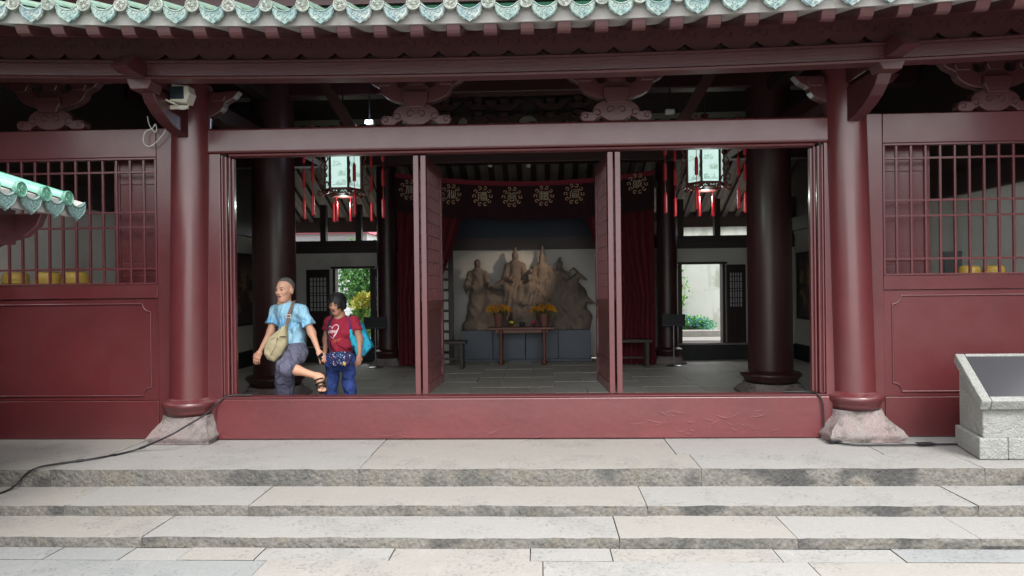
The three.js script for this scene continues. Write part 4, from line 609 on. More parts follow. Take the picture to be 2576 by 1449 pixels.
function lantern(x, z, turn, power, glow, lab) {
  const t = thing('palace_lantern', lab, 'lantern', [x, 2.64, z], turn), R = 0.225, y0 = 0.12, y1 = 0.62;
  const pm = arts.map(a => std({ map: a, roughness: 0.4, emissive: 0xe8fff8, emissiveMap: a, emissiveIntensity: glow }));
  const arm = tube([[0, 0, 0], [0.03, 0.05, 0], [0.06, 0.03, 0], [0.07, 0.09, 0], [0.035, 0.12, 0], [0.06, 0.17, 0], [0.03, 0.22, 0], [0.055, 0.27, 0], [0.02, 0.33, 0], [0.05, 0.38, 0], [0.01, 0.44, 0]], 0.009, 60, 5), hook = tube([[0, 0.04, 0], [0.06, 0, 0], [0.1, 0.02, 0], [0.09, 0.06, 0], [0.065, 0.045, 0]], 0.012, 24, 6);
  const fretG = (() => { const gs = []; for (let i = 0; i < 6; i++) gs.push(tube([[-0.1 + i * 0.035, 0, 0], [-0.085 + i * 0.035, 0.03, 0], [-0.068 + i * 0.035, 0, 0]], 0.006, 8, 4)); return merge(gs); })();
  for (let i = 0; i < 6; i++) {
    const a = i * Math.PI / 3, am = a + Math.PI / 6, w = R;
    mesh('post', new THREE.CylinderGeometry(0.016, 0.016, y1 - y0 + 0.1, 8), M.rosewood, t, [R * Math.cos(a), (y0 + y1) / 2, -R * Math.sin(a)]);
    const q = R * Math.cos(Math.PI / 6);
    mesh('glass_panel', new THREE.PlaneGeometry(w - 0.045, y1 - y0 - 0.03), pm[i % 3], t, [q * Math.cos(am), (y0 + y1) / 2, -q * Math.sin(am)], [0, am + Math.PI / 2, 0]);
    for (const y of [y0, y1]) mesh('rail', new THREE.BoxGeometry(w, 0.03, 0.03), M.rosewood, t, [q * Math.cos(am), y, -q * Math.sin(am)], [0, am + Math.PI / 2, 0]);
    mesh('fretwork', fretG, M.rosewood, t, [q * Math.cos(am), y0 - 0.045, -q * Math.sin(am)], [0, am + Math.PI / 2, 0]);
    const ag = mesh('carved_bracket', arm, M.rosewood, t, [(R + 0.014) * Math.cos(a), y0 + 0.03, -(R + 0.014) * Math.sin(a)]); ag.rotation.y = a;
    mesh('hook', hook, M.rosewood, t, [R * Math.cos(a), y0 - 0.06, -R * Math.sin(a)], [0, a, 0]);
    mesh('crown_arm', tube([[0.05, 0.88, 0], [0.16, 0.84, 0], [0.3, 0.78, 0], [0.42, 0.8, 0], [0.5, 0.86, 0]], 0.012, 20, 6), M.rosewood, t, [0, 0, 0], [0, a, 0]);
    mesh('crown_carving', fretG, M.rosewood, t, [0.2 * Math.cos(am), 0.86, -0.2 * Math.sin(am)], [0, am + Math.PI / 2, 0]);
    const tx = 0.5 * Math.cos(a), tz = -0.5 * Math.sin(a); mesh('cord', new THREE.CylinderGeometry(0.004, 0.004, 1.05, 5), tasselMat, t, [tx, 0.34, tz]);
    for (const [yy, hh] of [[0.58, 0.2], [0.28, 0.22], [-0.1, 0.26]]) mesh('tassel', lathe([[0, hh / 2], [0.013, hh / 2 - 0.01], [0.02, hh / 2 - 0.04], [0.021, -hh / 2 + 0.01], [0.018, -hh / 2], [0, -hh / 2]], 10), tasselMat, t, [tx, yy, tz]);
  }
  mesh('roof_plate', new THREE.CylinderGeometry(0.12, 0.27, 0.2, 6, 1).rotateY(Math.PI / 6), M.rosewood, t, [0, 0.738, 0]); mesh('floor_plate', new THREE.CylinderGeometry(0.2, 0.15, 0.03, 6).rotateY(Math.PI / 6), M.rosewood, t, [0, 0.055, 0]);
  mesh('finial', lathe([[0, 0.86], [0.06, 0.87], [0.03, 0.93], [0.05, 0.97], [0, 1.0]], 12), M.rosewood, t); mesh('chain', tube([[0, 1.0, 0], [0.01, 1.2, 0], [-0.006, 1.4, 0], [0, 1.75, 0]], 0.01, 30, 5), M.blackPaint, t);
  for (const [a, b] of [[0.08, 0.04], [-0.06, -0.06]]) { mesh('cord', new THREE.CylinderGeometry(0.003, 0.003, 0.1, 5), tasselMat, t, [a, 0.0, b]); mesh('tassel', new THREE.CylinderGeometry(0.014, 0.019, 0.24, 10), tasselMat, t, [a, -0.14, b]); }
  const l = new THREE.PointLight(0xe6fff6, power, 0, 2); l.position.set(0, -0.04, 0); l.castShadow = true; l.shadow.radius = 0.6; t.add(l);
}
lantern(-2.44, -1.6, Math.PI / 3, 0.2, 0.22, 'hexagonal lantern with painted glass hanging in the bay of the two people'); lantern(2.04, -1.6, 0.1, 0.25, 0.22, 'hexagonal lantern with painted glass and red tassels hanging in the bay without people');

// ---------------------------------------------------------------- small fittings on the front
{
  const t = thing('floodlight', 'white floodlight on an arm fixed to the column with loose wires', 'floodlight', at(444, 272, 0.5).toArray());
  const big = (n, g, m, p, r) => mesh(n, g.scale(1.4, 1.4, 1.4), m, t, p.map(v => v * 1.4), r), dingy = std({ color: 0xb9b5a8, roughness: 0.5 });
  big('arm', lim(-0.13, 0.09, -0.012, 0.016, 0, 0.03), dingy, [0, 0, 0]); big('bracket', lim(-0.15, -0.125, -0.06, 0.02, -0.02, 0.03), dingy, [0, 0, 0]); big('shield', plainBox(0.2, 0.012, 0.09), dingy, [-0.06, 0.05, 0.04], [0, 0, -0.42]);
  big('lamp_head', extr([[-0.065, -0.05], [0.05, -0.065], [0.075, 0], [0.06, 0.05], [-0.05, 0.065]], 0.09, 0.008), dingy, [0.06, 0.08, -0.01]); big('lens', new RoundedBoxGeometry(0.095, 0.085, 0.012, 2, 0.02), std({ color: 0x252c33, roughness: 0.15 }), [0.05, 0.08, 0.092]);
  const w = std({ color: 0xd9d6d2, roughness: 0.6 });
  const P = (l) => l.map(([a, b]) => { const q = at(a, b, 0.06); return [q.x - t.position.x, q.y - t.position.y, q.z - t.position.z]; });
  mesh('wire', tube(P([[371, 293], [374, 309], [382, 325], [391, 333], [394, 326], [391, 312], [384, 322], [366, 331], [361, 345], [363, 362], [376, 368], [392, 358], [408, 340], [420, 322]]), 0.005, 90, 5), w, t); mesh('wire', tube([[0.12, 0.06, 0.05], [0.15, 0.02, 0.06], [0.1, -0.02, 0.04], [0.02, -0.01, 0.02]], 0.004, 20, 5), w, t);
}
const rubber = std({ color: 0x17181b, roughness: 0.55 });
{
  const t = thing('power_cable', 'black cable slanting from the threshold corner across the steps', 'cable');
  const a = at(565, 1008, 0.07), P = [[a.x + 0.25, SB + 0.02, -0.02], [a.x + 0.02, SB + 0.02, 0.05], [a.x - 0.05, SB - 0.03, 0.09]];
  for (const [px, py, z] of [[520, 1040, 0.24], [470, 1071, 0.42], [430, 1094, 0.55]]) { const q = at(px, py, z); P.push([q.x, Math.max(q.y, 0.02), q.z]); }
  for (const [px, py] of [[340, 1132], [240, 1153], [150, 1166]]) { const q = onY(px, py, 0.012); P.push(q.toArray()); }
  let q = onY(88, 1179, 0.012); P.push(q.toArray()); q = at(62, 1196, E1 + 0.03); P.push(q.toArray()); q = at(45, 1215, E1 + 0.05); P.push(q.toArray()); q = onY(22, 1232, Y2 + 0.012); P.push(q.toArray()); q = onY(-30, 1248, Y2 + 0.012); P.push(q.toArray()); q = onY(-120, 1262, Y2 + 0.012); P.push(q.toArray());
  mesh('cable_run', tube(P, 0.009, 200, 7), rubber, t);
  for (const s of [0.42, 0.52, 0.62]) { const c = new THREE.CatmullRomCurve3(P.map(p => V(...p)), false, 'centripetal'), b = c.getPointAt(s), d = c.getPointAt(s + 0.02); mesh('cable_clip', tube([b, b.clone().lerp(d, 0.5), d], 0.0125, 4, 7), rubber, t); }
}
{
  const t = thing('floor_cable', 'black cable running down beside the jamb and along the floor to the stone stand', 'cable');
  const P = [[R0 - 0.3, SB + 0.018, -0.05], [R0 - 0.05, SB + 0.018, 0.0], [R0 + 0.0, SB + 0.012, 0.065], [R0 + 0.035, SB - 0.06, 0.085], [R0 + 0.045, 0.25, 0.09], [R0 + 0.05, 0.08, 0.1], [R0 + 0.055, 0.02, 0.2], [R0 + 0.13, 0.012, 0.39], [R0 + 0.5, 0.012, 0.43], [R0 + 0.9, 0.012, 0.41], [R0 + 1.3, 0.012, 0.4]];
  mesh('cable_run', tube(P, 0.009, 120, 7), rubber, t);
  for (const [x, z, w] of [[R0 + 0.06, 0.3, 0.13], [R0 + 0.86, 0.41, 0.16]]) mesh('tape_patch', plainBox(w, 0.004, 0.09), rubber, t, [x, 0.022, z], [0, 0.15, 0]);
}
// sloping stone reading stand
{
  const q = onY(2465, 1157, 0), t = thing('stone_stand', 'pale stone stand with a sloping dark slab beside the column base', 'stand', [q.x, 0, q.z]);
  M.carved = std({ color: 0xb8b8b8, map: dtex(512, 512, (u, v) => { const a = fbm(u, v, 5, 5, 3), g = fbm(u, v, 80, 3, 1); return mixc([182, 184, 178], [200, 201, 195], a).map(x => x * (0.9 + 0.2 * g)); }, 0.7), roughness: 0.92, bumpMap: gtex(512, 512, (u, v) => 0.6 * fbm(u, v, 14, 4, 2) + 0.4 * fbm(u, v, 48, 3, 1), 0.5), bumpScale: 0.02 });
  const z1 = -0.62, xw = 1.6, shear = g => { const p = g.attributes.position; for (let i = 0; i < p.count; i++) p.setX(i, p.getX(i) - 0.23 * p.getZ(i)); g.computeVertexNormals(); return g; };
  mesh('plinth_block', shear(lim(0, 0.24, 0, 0.185, z1, 0, 0.012)), M.carved, t); mesh('plinth_block', shear(lim(0.242, xw, 0, 0.185, z1, 0, 0.012)), M.carved, t);
  mesh('body', shear(extr([[-0.025, 0.186], [-0.025, 0.44], [-0.6, 0.74], [-0.6, 0.186]], xw - 0.1, 0.008).rotateY(-Math.PI / 2).translate(xw - 0.055, 0, 0)), M.carved, t);
  const top = grp('sloping_top', t), slope = g => shear(g.rotateX(0.48).translate(0, 0.44, 0.0));
  mesh('rim', slope(lim(0, 0.085, 0, 0.095, -0.72, 0.02, 0.01)), M.carved, top); mesh('rim', slope(lim(0.087, xw, 0, 0.095, -0.05, 0.02, 0.01)), M.carved, top); mesh('rim', slope(lim(0.087, xw, 0, 0.095, -0.72, -0.68, 0.01)), M.carved, top);
  mesh('dark_slab', slope(lim(0.088, xw, 0.02, 0.088, -0.679, -0.051, 0.004)), phy({ color: 0x3a3b3f, roughness: 0.32 }), top);
}
// ---------------------------------------------------------------- people
// joints are read from an enlarged view of the photograph; each point is put at the depth it has in the pose
const Z3 = (zx, zy, z) => at(617.2 + zx * 0.2315, 684.3 + zy * 0.2315, z).toArray();
const add3 = (a, x, y, z) => [a[0] + x, a[1] + y, a[2] + z], lerp3 = (a, b, t) => a.map((v, i) => v + (b[i] - v) * t);
function field(bones, k) { return p => { let d = 9; for (const b of bones) { const q = cap(p, b[0], b[1], b[2], b[3]); d = d > 8 ? q : (q - d > k ? d : smin(d, q, k)); } return d; }; }
function ringAt(p, c, a, R, r) { const l = Math.hypot(...a), x = p[0] - c[0], y = p[1] - c[1], z = p[2] - c[2], h = (x * a[0] + y * a[1] + z * a[2]) / l, q = Math.sqrt(Math.max(0, x * x + y * y + z * z - h * h)); return Math.hypot(q - R, h) - r; }
function bounds(pts, pad) { const lo = [9, 9, 99], hi = [-9, -9, -99]; for (const p of pts) for (let i = 0; i < 3; i++) { lo[i] = Math.min(lo[i], p[i] - pad); hi[i] = Math.max(hi[i], p[i] + pad); } return [lo, hi]; }
function paintVerts(g, fn) { const p = g.attributes.position, c = new Float32Array(p.count * 3); for (let i = 0; i < p.count; i++) c.set(fn([p.getX(i), p.getY(i), p.getZ(i)]), i * 3); g.setAttribute('color', new THREE.BufferAttribute(c, 3)); return g; }
const lin = h => new THREE.Color(h).toArray();
function mergeSkin(gs) { return mergeGeometries(gs.map(g => { for (const k of Object.keys(g.attributes)) if (!['position', 'normal', 'color'].includes(k)) g.deleteAttribute(k); return g; })); }
// head in its own axes: +z is where the face looks, origin between the ears; about 0.24 tall
function headField(o) {
  return p => {
    let d = ell(p, [0, 0.035, -0.012], [0.077, 0.09, 0.095]);
    d = smin(d, ell(p, [0, -0.04, 0.022], [0.062 * o.jaw, 0.085, 0.07]), 0.04);
    d = smin(d, ell(p, [0, -0.1, 0.048], [0.03 * o.jaw, 0.026, 0.034]), 0.035);
    for (const s of [-1, 1]) { d = smin(d, ell(p, [s * 0.043, -0.022, 0.058], [0.025, 0.02, 0.022]), 0.025); d = smin(d, cap(p, [s * 0.012, 0.026, 0.084], [s * 0.05, 0.024, 0.066], 0.01, 0.008), 0.015); d = Math.max(d, -ell(p, [s * 0.033, 0.006, 0.094], [0.02, 0.011, 0.014])); d = smin(d, ell(p, [s * 0.033, 0.004, 0.076], [0.015, 0.009, 0.011]), 0.006); d = smin(d, ell(p, [s * 0.08, -0.01, -0.012], [0.012, 0.034, 0.02]), 0.008); }
    d = smin(d, cap(p, [0, 0.014, 0.084], [0, -0.026, 0.104], 0.008, 0.013), 0.014); for (const s of [-1, 1]) d = smin(d, ell(p, [s * 0.014, -0.03, 0.094], [0.009, 0.008, 0.01]), 0.008);
    d = smin(d, ell(p, [0, -0.056, 0.086], [0.024, 0.007, 0.01]), 0.008); d = smin(d, ell(p, [0, -0.068, 0.084], [0.021, 0.007, 0.01]), 0.008); d = Math.max(d, -ell(p, [0, -0.062, 0.1], [0.026, 0.0025, 0.012]));
    return d;
  };
}
function faceColour(p, skin, o) {
  const e = s => Math.hypot((p[0] - s * 0.033) / 0.015, (p[1] - 0.005) / 0.0075), inF = p[2] > 0.05;
  if (inF && (Math.min(e(1), e(-1)) < 1)) return Math.min(Math.hypot((p[0] - 0.033) / 0.007, (p[1] - 0.004) / 0.007), Math.hypot((p[0] + 0.033) / 0.007, (p[1] - 0.004) / 0.007)) < 1 ? lin(0x1a1210) : lin(0x6a564c);
  if (inF && Math.abs(Math.abs(p[0]) - 0.034) < 0.019 && Math.abs(p[1] - 0.027 + Math.abs(Math.abs(p[0]) - 0.034) * 0.15) < 0.0045) return lin(o.brow);
  if (inF && Math.hypot(p[0] / 0.025, (p[1] + 0.062) / 0.012) < 1) return Math.abs(p[1] + 0.062) < 0.0025 ? lin(0x5a2a26) : lin(o.lip);
  return skin;
}
function hand(side) {                                             // palm along -y, thumb towards side*x, back of the hand towards +z
  const B = [[[0, 0.03, 0], [0, -0.02, 0], 0.022, 0.026]], q = [];
  for (let i = 0; i < 4; i++) { const x = (i - 1.5) * 0.0185 * side, L = [0.066, 0.076, 0.072, 0.056][side > 0 ? 3 - i : 3 - i], k = [0, 1, 2, 3][i]; const a = [x * 0.9, -0.075, 0], b = [x * 1.05, -0.075 - L * 0.45, -0.014], c = [x * 1.08, -0.075 - L * 0.75, -0.034], d = [x * 1.05, -0.075 - L * 0.9, -0.052]; B.push([[x * 0.7, -0.02, 0], a, 0.0145, 0.0105]); q.push([a, b, 0.0098, 0.009], [b, c, 0.009, 0.0082], [c, d, 0.0082, 0.0072]); }
  const t0 = [side * 0.022, -0.02, -0.006], t1 = [side * 0.046, -0.052, -0.02], t2 = [side * 0.05, -0.082, -0.034]; q.push([t0, t1, 0.014, 0.0115], [t1, t2, 0.0112, 0.0085]);
  const fp = field(B, 0.016); return p => { let d = fp(p); for (const b of q) d = smin(d, cap(p, b[0], b[1], b[2], b[3]), 0.004); return d; };
}
function placed(g, origin, xAxis, yAxis, zAxis, s = 1) { const m = new THREE.Matrix4().makeBasis(V(...xAxis), V(...yAxis), V(...zAxis)); m.scale(V(s, s, s)); m.setPosition(...origin); g.applyMatrix4(m); return g; }
function handAt(wrist, tip, backDir, side, s = 1) { const y = V(wrist[0] - tip[0], wrist[1] - tip[1], wrist[2] - tip[2]).normalize(), z = V(...backDir); z.addScaledVector(y, -z.dot(y)).normalize(); const x = y.clone().cross(z); const g = net(hand(side), [-0.075, -0.16, -0.075], [0.075, 0.06, 0.035], 0.0038); return placed(g, wrist, x.toArray(), y.toArray(), z.toArray(), s); }
function headAt(c, yaw, pitch, s, o, skin) { const g = net(headField(o), [-0.11, -0.15, -0.13], [0.11, 0.14, 0.135], 0.0042); paintVerts(g, p => faceColour(p, skin, o)); const e = new THREE.Matrix4().makeRotationFromEuler(new THREE.Euler(pitch, yaw, o.roll || 0, 'YXZ')); e.scale(V(s, s, s)); e.setPosition(...c); g.applyMatrix4(e); return [g, e]; }
const fabric = (map, rough = 0.9, color = 0xffffff) => std({ map, color, roughness: rough, bumpMap: gtexFab, bumpScale: 0.003, side: THREE.DoubleSide });
const gtexFab = gtex(256, 256, (u, v) => 0.5 * fbm(u, v, 6, 4, 2) + 0.5 * vnoise(u * 128, v * 128, 128, 1), 0.3);
// print on the front of a shirt: flat projection in the wearer's own axes, plain at the back
function printUV(g, origin, right, upv, w, h, front) { const p = g.attributes.position, n = g.attributes.normal, uv = new Float32Array(p.count * 2); for (let i = 0; i < p.count; i++) { const d = V(p.getX(i) - origin[0], p.getY(i) - origin[1], p.getZ(i) - origin[2]); let u = d.dot(right) / w + 0.5, v = d.dot(upv) / h + 0.5; if (n.getX(i) * front.x + n.getY(i) * front.y + n.getZ(i) * front.z < 0) { u = 0.02; v = 0.02; } uv[2 * i] = Math.min(0.995, Math.max(0.005, u)); uv[2 * i + 1] = Math.min(0.995, Math.max(0.005, v)); } g.setAttribute('uv', new THREE.BufferAttribute(uv, 2)); return g; }
const skinMat = c => phy({ vertexColors: true, roughness: 0.55, sheen: 0.2, sheenColor: new THREE.Color(0xffc0a0) });

// ---- man stepping over the threshold
{
  const zt = -0.42, fw = V(-0.5, 0, 0.87), lf = V(0.87, 0, 0.5);   // where he faces, and his left
  const man = thing('person', 'man in light blue tee and grey shorts lifting one foot over the threshold', 'person', [0, 0, 0]);
  const neck = Z3(425, 345, zt + 0.02), head = Z3(432, 196, zt + 0.05), chest = Z3(478, 500, zt), belly = Z3(505, 690, zt + 0.01), pelvis = Z3(505, 850, zt + 0.0);
  const shR = Z3(325, 425, zt - 0.1), elR = Z3(276, 650, zt - 0.04), wrR = Z3(160, 862, zt + 0.06), tipR = Z3(112, 975, zt + 0.09);
  const shL = Z3(618, 420, zt + 0.1), elL = Z3(722, 660, zt + 0.1), wrL = Z3(795, 858, zt + 0.18), tipL = Z3(850, 965, zt + 0.2);
  const hipR = Z3(440, 880, zt - 0.07), knR = Z3(428, 1180, zt - 0.05), anR = [knR[0] - 0.01, 0.09, zt - 0.12], toR = [anR[0] - 0.09, 0.035, anR[2] + 0.15];
  const hipL = Z3(560, 880, zt + 0.08), knL = Z3(440, 1030, -0.1), anL = Z3(790, 1135, -0.14), toL = Z3(830, 1265, -0.1);
  const heelL = lerp3(anL, knL, -0.12);
  const skin = lin(0xb88a70), bones = [
    [neck, add3(head, 0.0, -0.05, -0.03), 0.058, 0.055], [neck, chest, 0.07, 0.1], [lerp3(shR, chest, 0.35), lerp3(shL, chest, 0.35), 0.055, 0.055], [chest, belly, 0.09, 0.09], [belly, pelvis, 0.095, 0.1],
    [shR, elR, 0.046, 0.038], [elR, wrR, 0.037, 0.024], [shL, elL, 0.046, 0.038], [elL, wrL, 0.037, 0.024],
    [hipR, knR, 0.075, 0.052], [knR, anR, 0.05, 0.033], [anR, toR, 0.034, 0.026], [hipL, knL, 0.075, 0.05], [knL, lerp3(knL, anL, 0.35), 0.048, 0.047], [lerp3(knL, anL, 0.35), anL, 0.047, 0.031], [anL, toL, 0.034, 0.022], [heelL, lerp3(anL, toL, 0.3), 0.03, 0.03]];
  const all = bones.flatMap(b => [b[0], b[1]]), bb = bounds(all, 0.15);
  const bodyG = paintVerts(net(field(bones, 0.04), bb[0], bb[1], 0.0105), () => skin);
  const yaw = -0.42, [hg, hm] = headAt(head, yaw, 0.04, 1.06, { jaw: 1.0, brow: 0x4a3a32, lip: 0x94584c, roll: 0.02 }, lin(0xbc8e76));
  const h1 = paintVerts(handAt(wrR, tipR, [0.1, 0.2, 1], -1), () => lin(0xbb8a72)), h2 = paintVerts(handAt(wrL, tipL, [0.5, 0.3, 0.8], 1), () => lin(0xbb8a72));
  const toes = []; { const d = V(toL[0] - anL[0], toL[1] - anL[1], toL[2] - anL[2]).normalize(), sd = V(-0.75, 0.0, 0.65); sd.addScaledVector(d, -sd.dot(d)).normalize(); for (let i = 0; i < 5; i++) { const b = V(...toL).addScaledVector(sd, (i - 2) * 0.017).addScaledVector(d, 0.002), e = b.clone().addScaledVector(d, 0.03 - Math.abs(i - 1) * 0.004); toes.push([b.toArray(), e.toArray(), 0.011, 0.009]); } }
  const tb = bounds(toes.flatMap(t => [t[0], t[1]]), 0.03), toeG = paintVerts(net(field(toes, 0.003), tb[0], tb[1], 0.004), () => skin);
  mesh('body', mergeSkin([bodyG, hg, h1, h2, toeG]), skinMat(), man);
  // short grey hair: a thin cap on the skull
  const hf = headField({ jaw: 1 }); const hairG = net(p => { const d = hf(p) - 0.004 - 0.0025 * n3(p, 90, 1); const line = 0.075 - 0.55 * Math.max(0, p[2]) * 0 ; return Math.max(d, -(p[1] - (p[2] > 0.03 ? 0.088 + 0.2 * (p[2] - 0.03) : p[2] > -0.03 ? 0.03 + (p[2] + 0.03) * 0.95 : -0.045 + (p[2] + 0.1) * 1.1)), -(hf(p) + 0.004)); }, [-0.11, -0.12, -0.13], [0.11, 0.15, 0.13], 0.0045); hairG.applyMatrix4(hm);
  mesh('hair', hairG, std({ map: dtex(128, 128, (u, v) => { const n = fbm(u, v, 16, 3, 1); return mixc([70, 66, 64], [128, 124, 120], n); }, 0.1), roughness: 0.85 }), man);
  uvm(man.children[1].geometry);
  // shirt
  const slR = lerp3(shR, elR, 0.62), slL = lerp3(shL, elL, 0.66), dR = V(slR[0] - shR[0], slR[1] - shR[1], slR[2] - shR[2]).normalize(), dL = V(slL[0] - shL[0], slL[1] - shL[1], slL[2] - shL[2]).normalize();
  const tors = field([[lerp3(neck, chest, 0.3), chest, 0.085, 0.112], [add3(neck, 0, -0.03, 0), shR, 0.05, 0.05], [add3(neck, 0, -0.03, 0), shL, 0.05, 0.05], [lerp3(shR, chest, 0.35), lerp3(shL, chest, 0.35), 0.075, 0.075], [chest, belly, 0.115, 0.118], [belly, add3(pelvis, 0.02, -0.06, 0), 0.122, 0.132]], 0.06);
  const shirtF = p => { const slv = (s, e, d) => { const q = cap(p, s, e, 0.052, 0.074), pl = (p[0] - e[0]) * d.x + (p[1] - e[1]) * d.y + (p[2] - e[2]) * d.z; return Math.max(q, pl); }; let d = tors(p); d = smin(d, slv(shR, slR, dR), 0.05); d = smin(d, slv(shL, slL, dL), 0.05); d += 0.006 * Math.sin(p[1] * 46 + p[0] * 34 + 8 * n3(p, 6)) * smooth(1.35, 1.1, p[1]) + 0.022 * n3(p, 12, 2); const hem = 0.895 + 0.35 * Math.max(0, -(p[0] + 2.62) * 0.0) - 0.42 * Math.max(0, p[0] + 2.66); d = Math.max(d, hem - p[1]); const nk = cap(p, add3(neck, -0.006, -0.012, 0.012), add3(neck, 0, 0.14, 0.0), 0.068, 0.09); return Math.min(Math.max(d, -nk), ringAt(p, add3(neck, -0.01, -0.014, 0.014), [-0.2, 0.9, 0.34], 0.068, 0.0125)); };
  const sb = bounds([shR, shL, slR, slL, belly, pelvis, neck, chest], 0.2), shirtG = net(shirtF, sb[0], sb[1], 0.0075);
  const tex = canvasTex(512, 512, (c, w, h) => { c.fillStyle = '#8db9cf'; c.fillRect(0, 0, w, h); const r = rngOf(12); c.strokeStyle = '#5090c4'; c.lineCap = 'round'; for (let i = 0; i < 46; i++) { const x = w * (0.08 + 0.84 * r()), y = h * (0.3 + 0.14 * r()), l = h * (0.07 + 0.12 * r()), a = (r() - 0.5) * 0.9; c.globalAlpha = 0.25 + 0.45 * r(); c.lineWidth = 6 + 9 * r(); c.beginPath(); c.moveTo(x, y); c.lineTo(x + l * Math.sin(a), y + l * Math.cos(a)); c.stroke(); } c.globalAlpha = 1; });
  printUV(shirtG, add3(chest, 0, -0.1, 0), V(1, 0, 0), V(0, 1, 0), 0.62, 0.72, V(-0.3, 0.3, 0.9)); const sm = std({ map: tex, roughness: 0.92, bumpMap: foldBump(0), bumpScale: 0.045, side: THREE.DoubleSide }); mesh('shirt', shirtG, sm, man);
  // shorts
  const kl = lerp3(knL, anL, 0.2), legs = field([[hipR, knR, 0.1, 0.09], [knR, add3(knR, 0.005, -0.32, -0.02), 0.09, 0.1], [pelvis, hipR, 0.112, 0.105], [pelvis, hipL, 0.112, 0.105], [belly, pelvis, 0.108, 0.118]], 0.06), thighL = field([[hipL, knL, 0.112, 0.095]], 0.03), shinL = field([[knL, kl, 0.095, 0.088]], 0.03), kd = V(anL[0] - knL[0], anL[1] - knL[1], anL[2] - knL[2]).normalize();
  const shortsF = p => { const wr = 0.004 * Math.sin(p[1] * 44 + p[0] * 60 + 14 * n3(p, 7)) + 0.024 * n3(p, 13, 1); let d = Math.max(legs(p), 0.375 - p[1]); const pl = (p[0] - kl[0]) * kd.x + (p[1] - kl[1]) * kd.y + (p[2] - kl[2]) * kd.z; d = smin(smin(d, thighL(p), 0.03), Math.max(shinL(p), pl), 0.03) + wr; d = Math.max(d, p[1] - 0.96); return d; };
  const pb = bounds([hipR, hipL, knR, add3(knR, 0, -0.4, 0), knL, kl, pelvis], 0.18), shortsG = uvm(net(shortsF, pb[0], pb[1], 0.0105));
  mesh('shorts', shortsG, std({ map: dtex(128, 128, (u, v) => { const n = fbm(u, v, 6, 4, 1), f = vnoise(u * 64, v * 64, 64, 2); const s = 0.92 + 0.1 * n + 0.06 * f; return [88 * s, 88 * s, 108 * s]; }, 0.25), roughness: 0.92, bumpMap: foldBump(0.5), bumpScale: 0.045, side: THREE.DoubleSide }), man);
  // sandals
  const sandal = (an, to, heel, up) => { const g = [], dir = V(to[0] - an[0], to[1] - an[1], to[2] - an[2]).normalize(), sole = V(...up).multiplyScalar(-1), sd = dir.clone().cross(sole).normalize(), o = V(...to).addScaledVector(sole, 0.03); const c0 = V(...heel).addScaledVector(sole, 0.03), c1 = o.clone().addScaledVector(dir, 0.045); const len = c0.distanceTo(c1), gg = new RoundedBoxGeometry(0.1, 0.022, len, 2, 0.01), ax = c1.clone().sub(c0).normalize(), nn = ax.clone().cross(sd).normalize(); gg.applyMatrix4(new THREE.Matrix4().makeBasis(sd, nn, ax).setPosition(c0.clone().lerp(c1, 0.5))); g.push(gg); for (const [t, r] of [[0.3, 0.044], [0.6, 0.046], [0.88, 0.046]]) { const m = V(...an).lerp(V(...to), t); const tg = new THREE.TorusGeometry(r, 0.009, 6, 24); tg.applyMatrix4(new THREE.Matrix4().makeBasis(sd, dir.clone().cross(sd).normalize(), dir).setPosition(m)); g.push(tg); } return merge(g); };
  const black = std({ color: 0x211f1d, roughness: 0.8 });
  mesh('sandal', sandal(anL, toL, heelL, [-0.1, 0.25, 0.95].map((v, i) => v)), black, man); mesh('sandal', sandal(anR, toR, add3(anR, 0.02, -0.03, -0.05), [0, 1, 0.2]), black, man);
  // shoulder bag with a wide strap
  const bc = Z3(345, 800, zt + 0.2), bag = thing('shoulder_bag', 'khaki canvas shoulder bag slung across the man in blue', 'bag', [0, 0, 0]);
  const outline = [Z3(455, 570, zt + 0.17), Z3(462, 700, zt + 0.19), Z3(452, 800, zt + 0.2), Z3(400, 900, zt + 0.2), Z3(330, 975, zt + 0.19), Z3(255, 940, zt + 0.18), Z3(228, 890, zt + 0.17), Z3(232, 800, zt + 0.17), Z3(270, 715, zt + 0.17), Z3(360, 640, zt + 0.17)];
  const inside = (x, y) => { let m = 9, inn = false; for (let i = 0, j = outline.length - 1; i < outline.length; j = i++) { const a = outline[i], b = outline[j]; if ((a[1] > y) !== (b[1] > y) && x < (b[0] - a[0]) * (y - a[1]) / (b[1] - a[1]) + a[0]) inn = !inn; const dx = b[0] - a[0], dy = b[1] - a[1], t = Math.max(0, Math.min(1, ((x - a[0]) * dx + (y - a[1]) * dy) / (dx * dx + dy * dy))); m = Math.min(m, Math.hypot(x - a[0] - dx * t, y - a[1] - dy * t)); } return inn ? -m : m; };
  const bagF = p => { const o = inside(p[0], p[1]), w = 0.055 + 0.03 * smooth(0, 0.09, -o); const d = Math.hypot(Math.max(o + 0.03, 0), Math.max(Math.abs(p[2] - bc[2]) - w + 0.03, 0)) - 0.03; return d + 0.006 * Math.sin((p[0] * 0.6 + p[1] * 0.8) * 42 + 6 * n3(p, 8)) * smooth(0.01, 0.05, -o) + 0.008 * n3(p, 20); };
  const gb = bounds(outline, 0.07); gb[0][2] = bc[2] - 0.12; gb[1][2] = bc[2] + 0.12; const khaki = std({ map: dtex(128, 128, (u, v) => { const n = fbm(u, v, 6, 4, 3), f = vnoise(u * 64, v * 64, 64, 1), s = 0.9 + 0.12 * n + 0.08 * f; return [158 * s, 148 * s, 118 * s]; }, 0.2), roughness: 0.9 });
  mesh('bag_body', uvm(net(bagF, gb[0], gb[1], 0.0075)), khaki, bag);
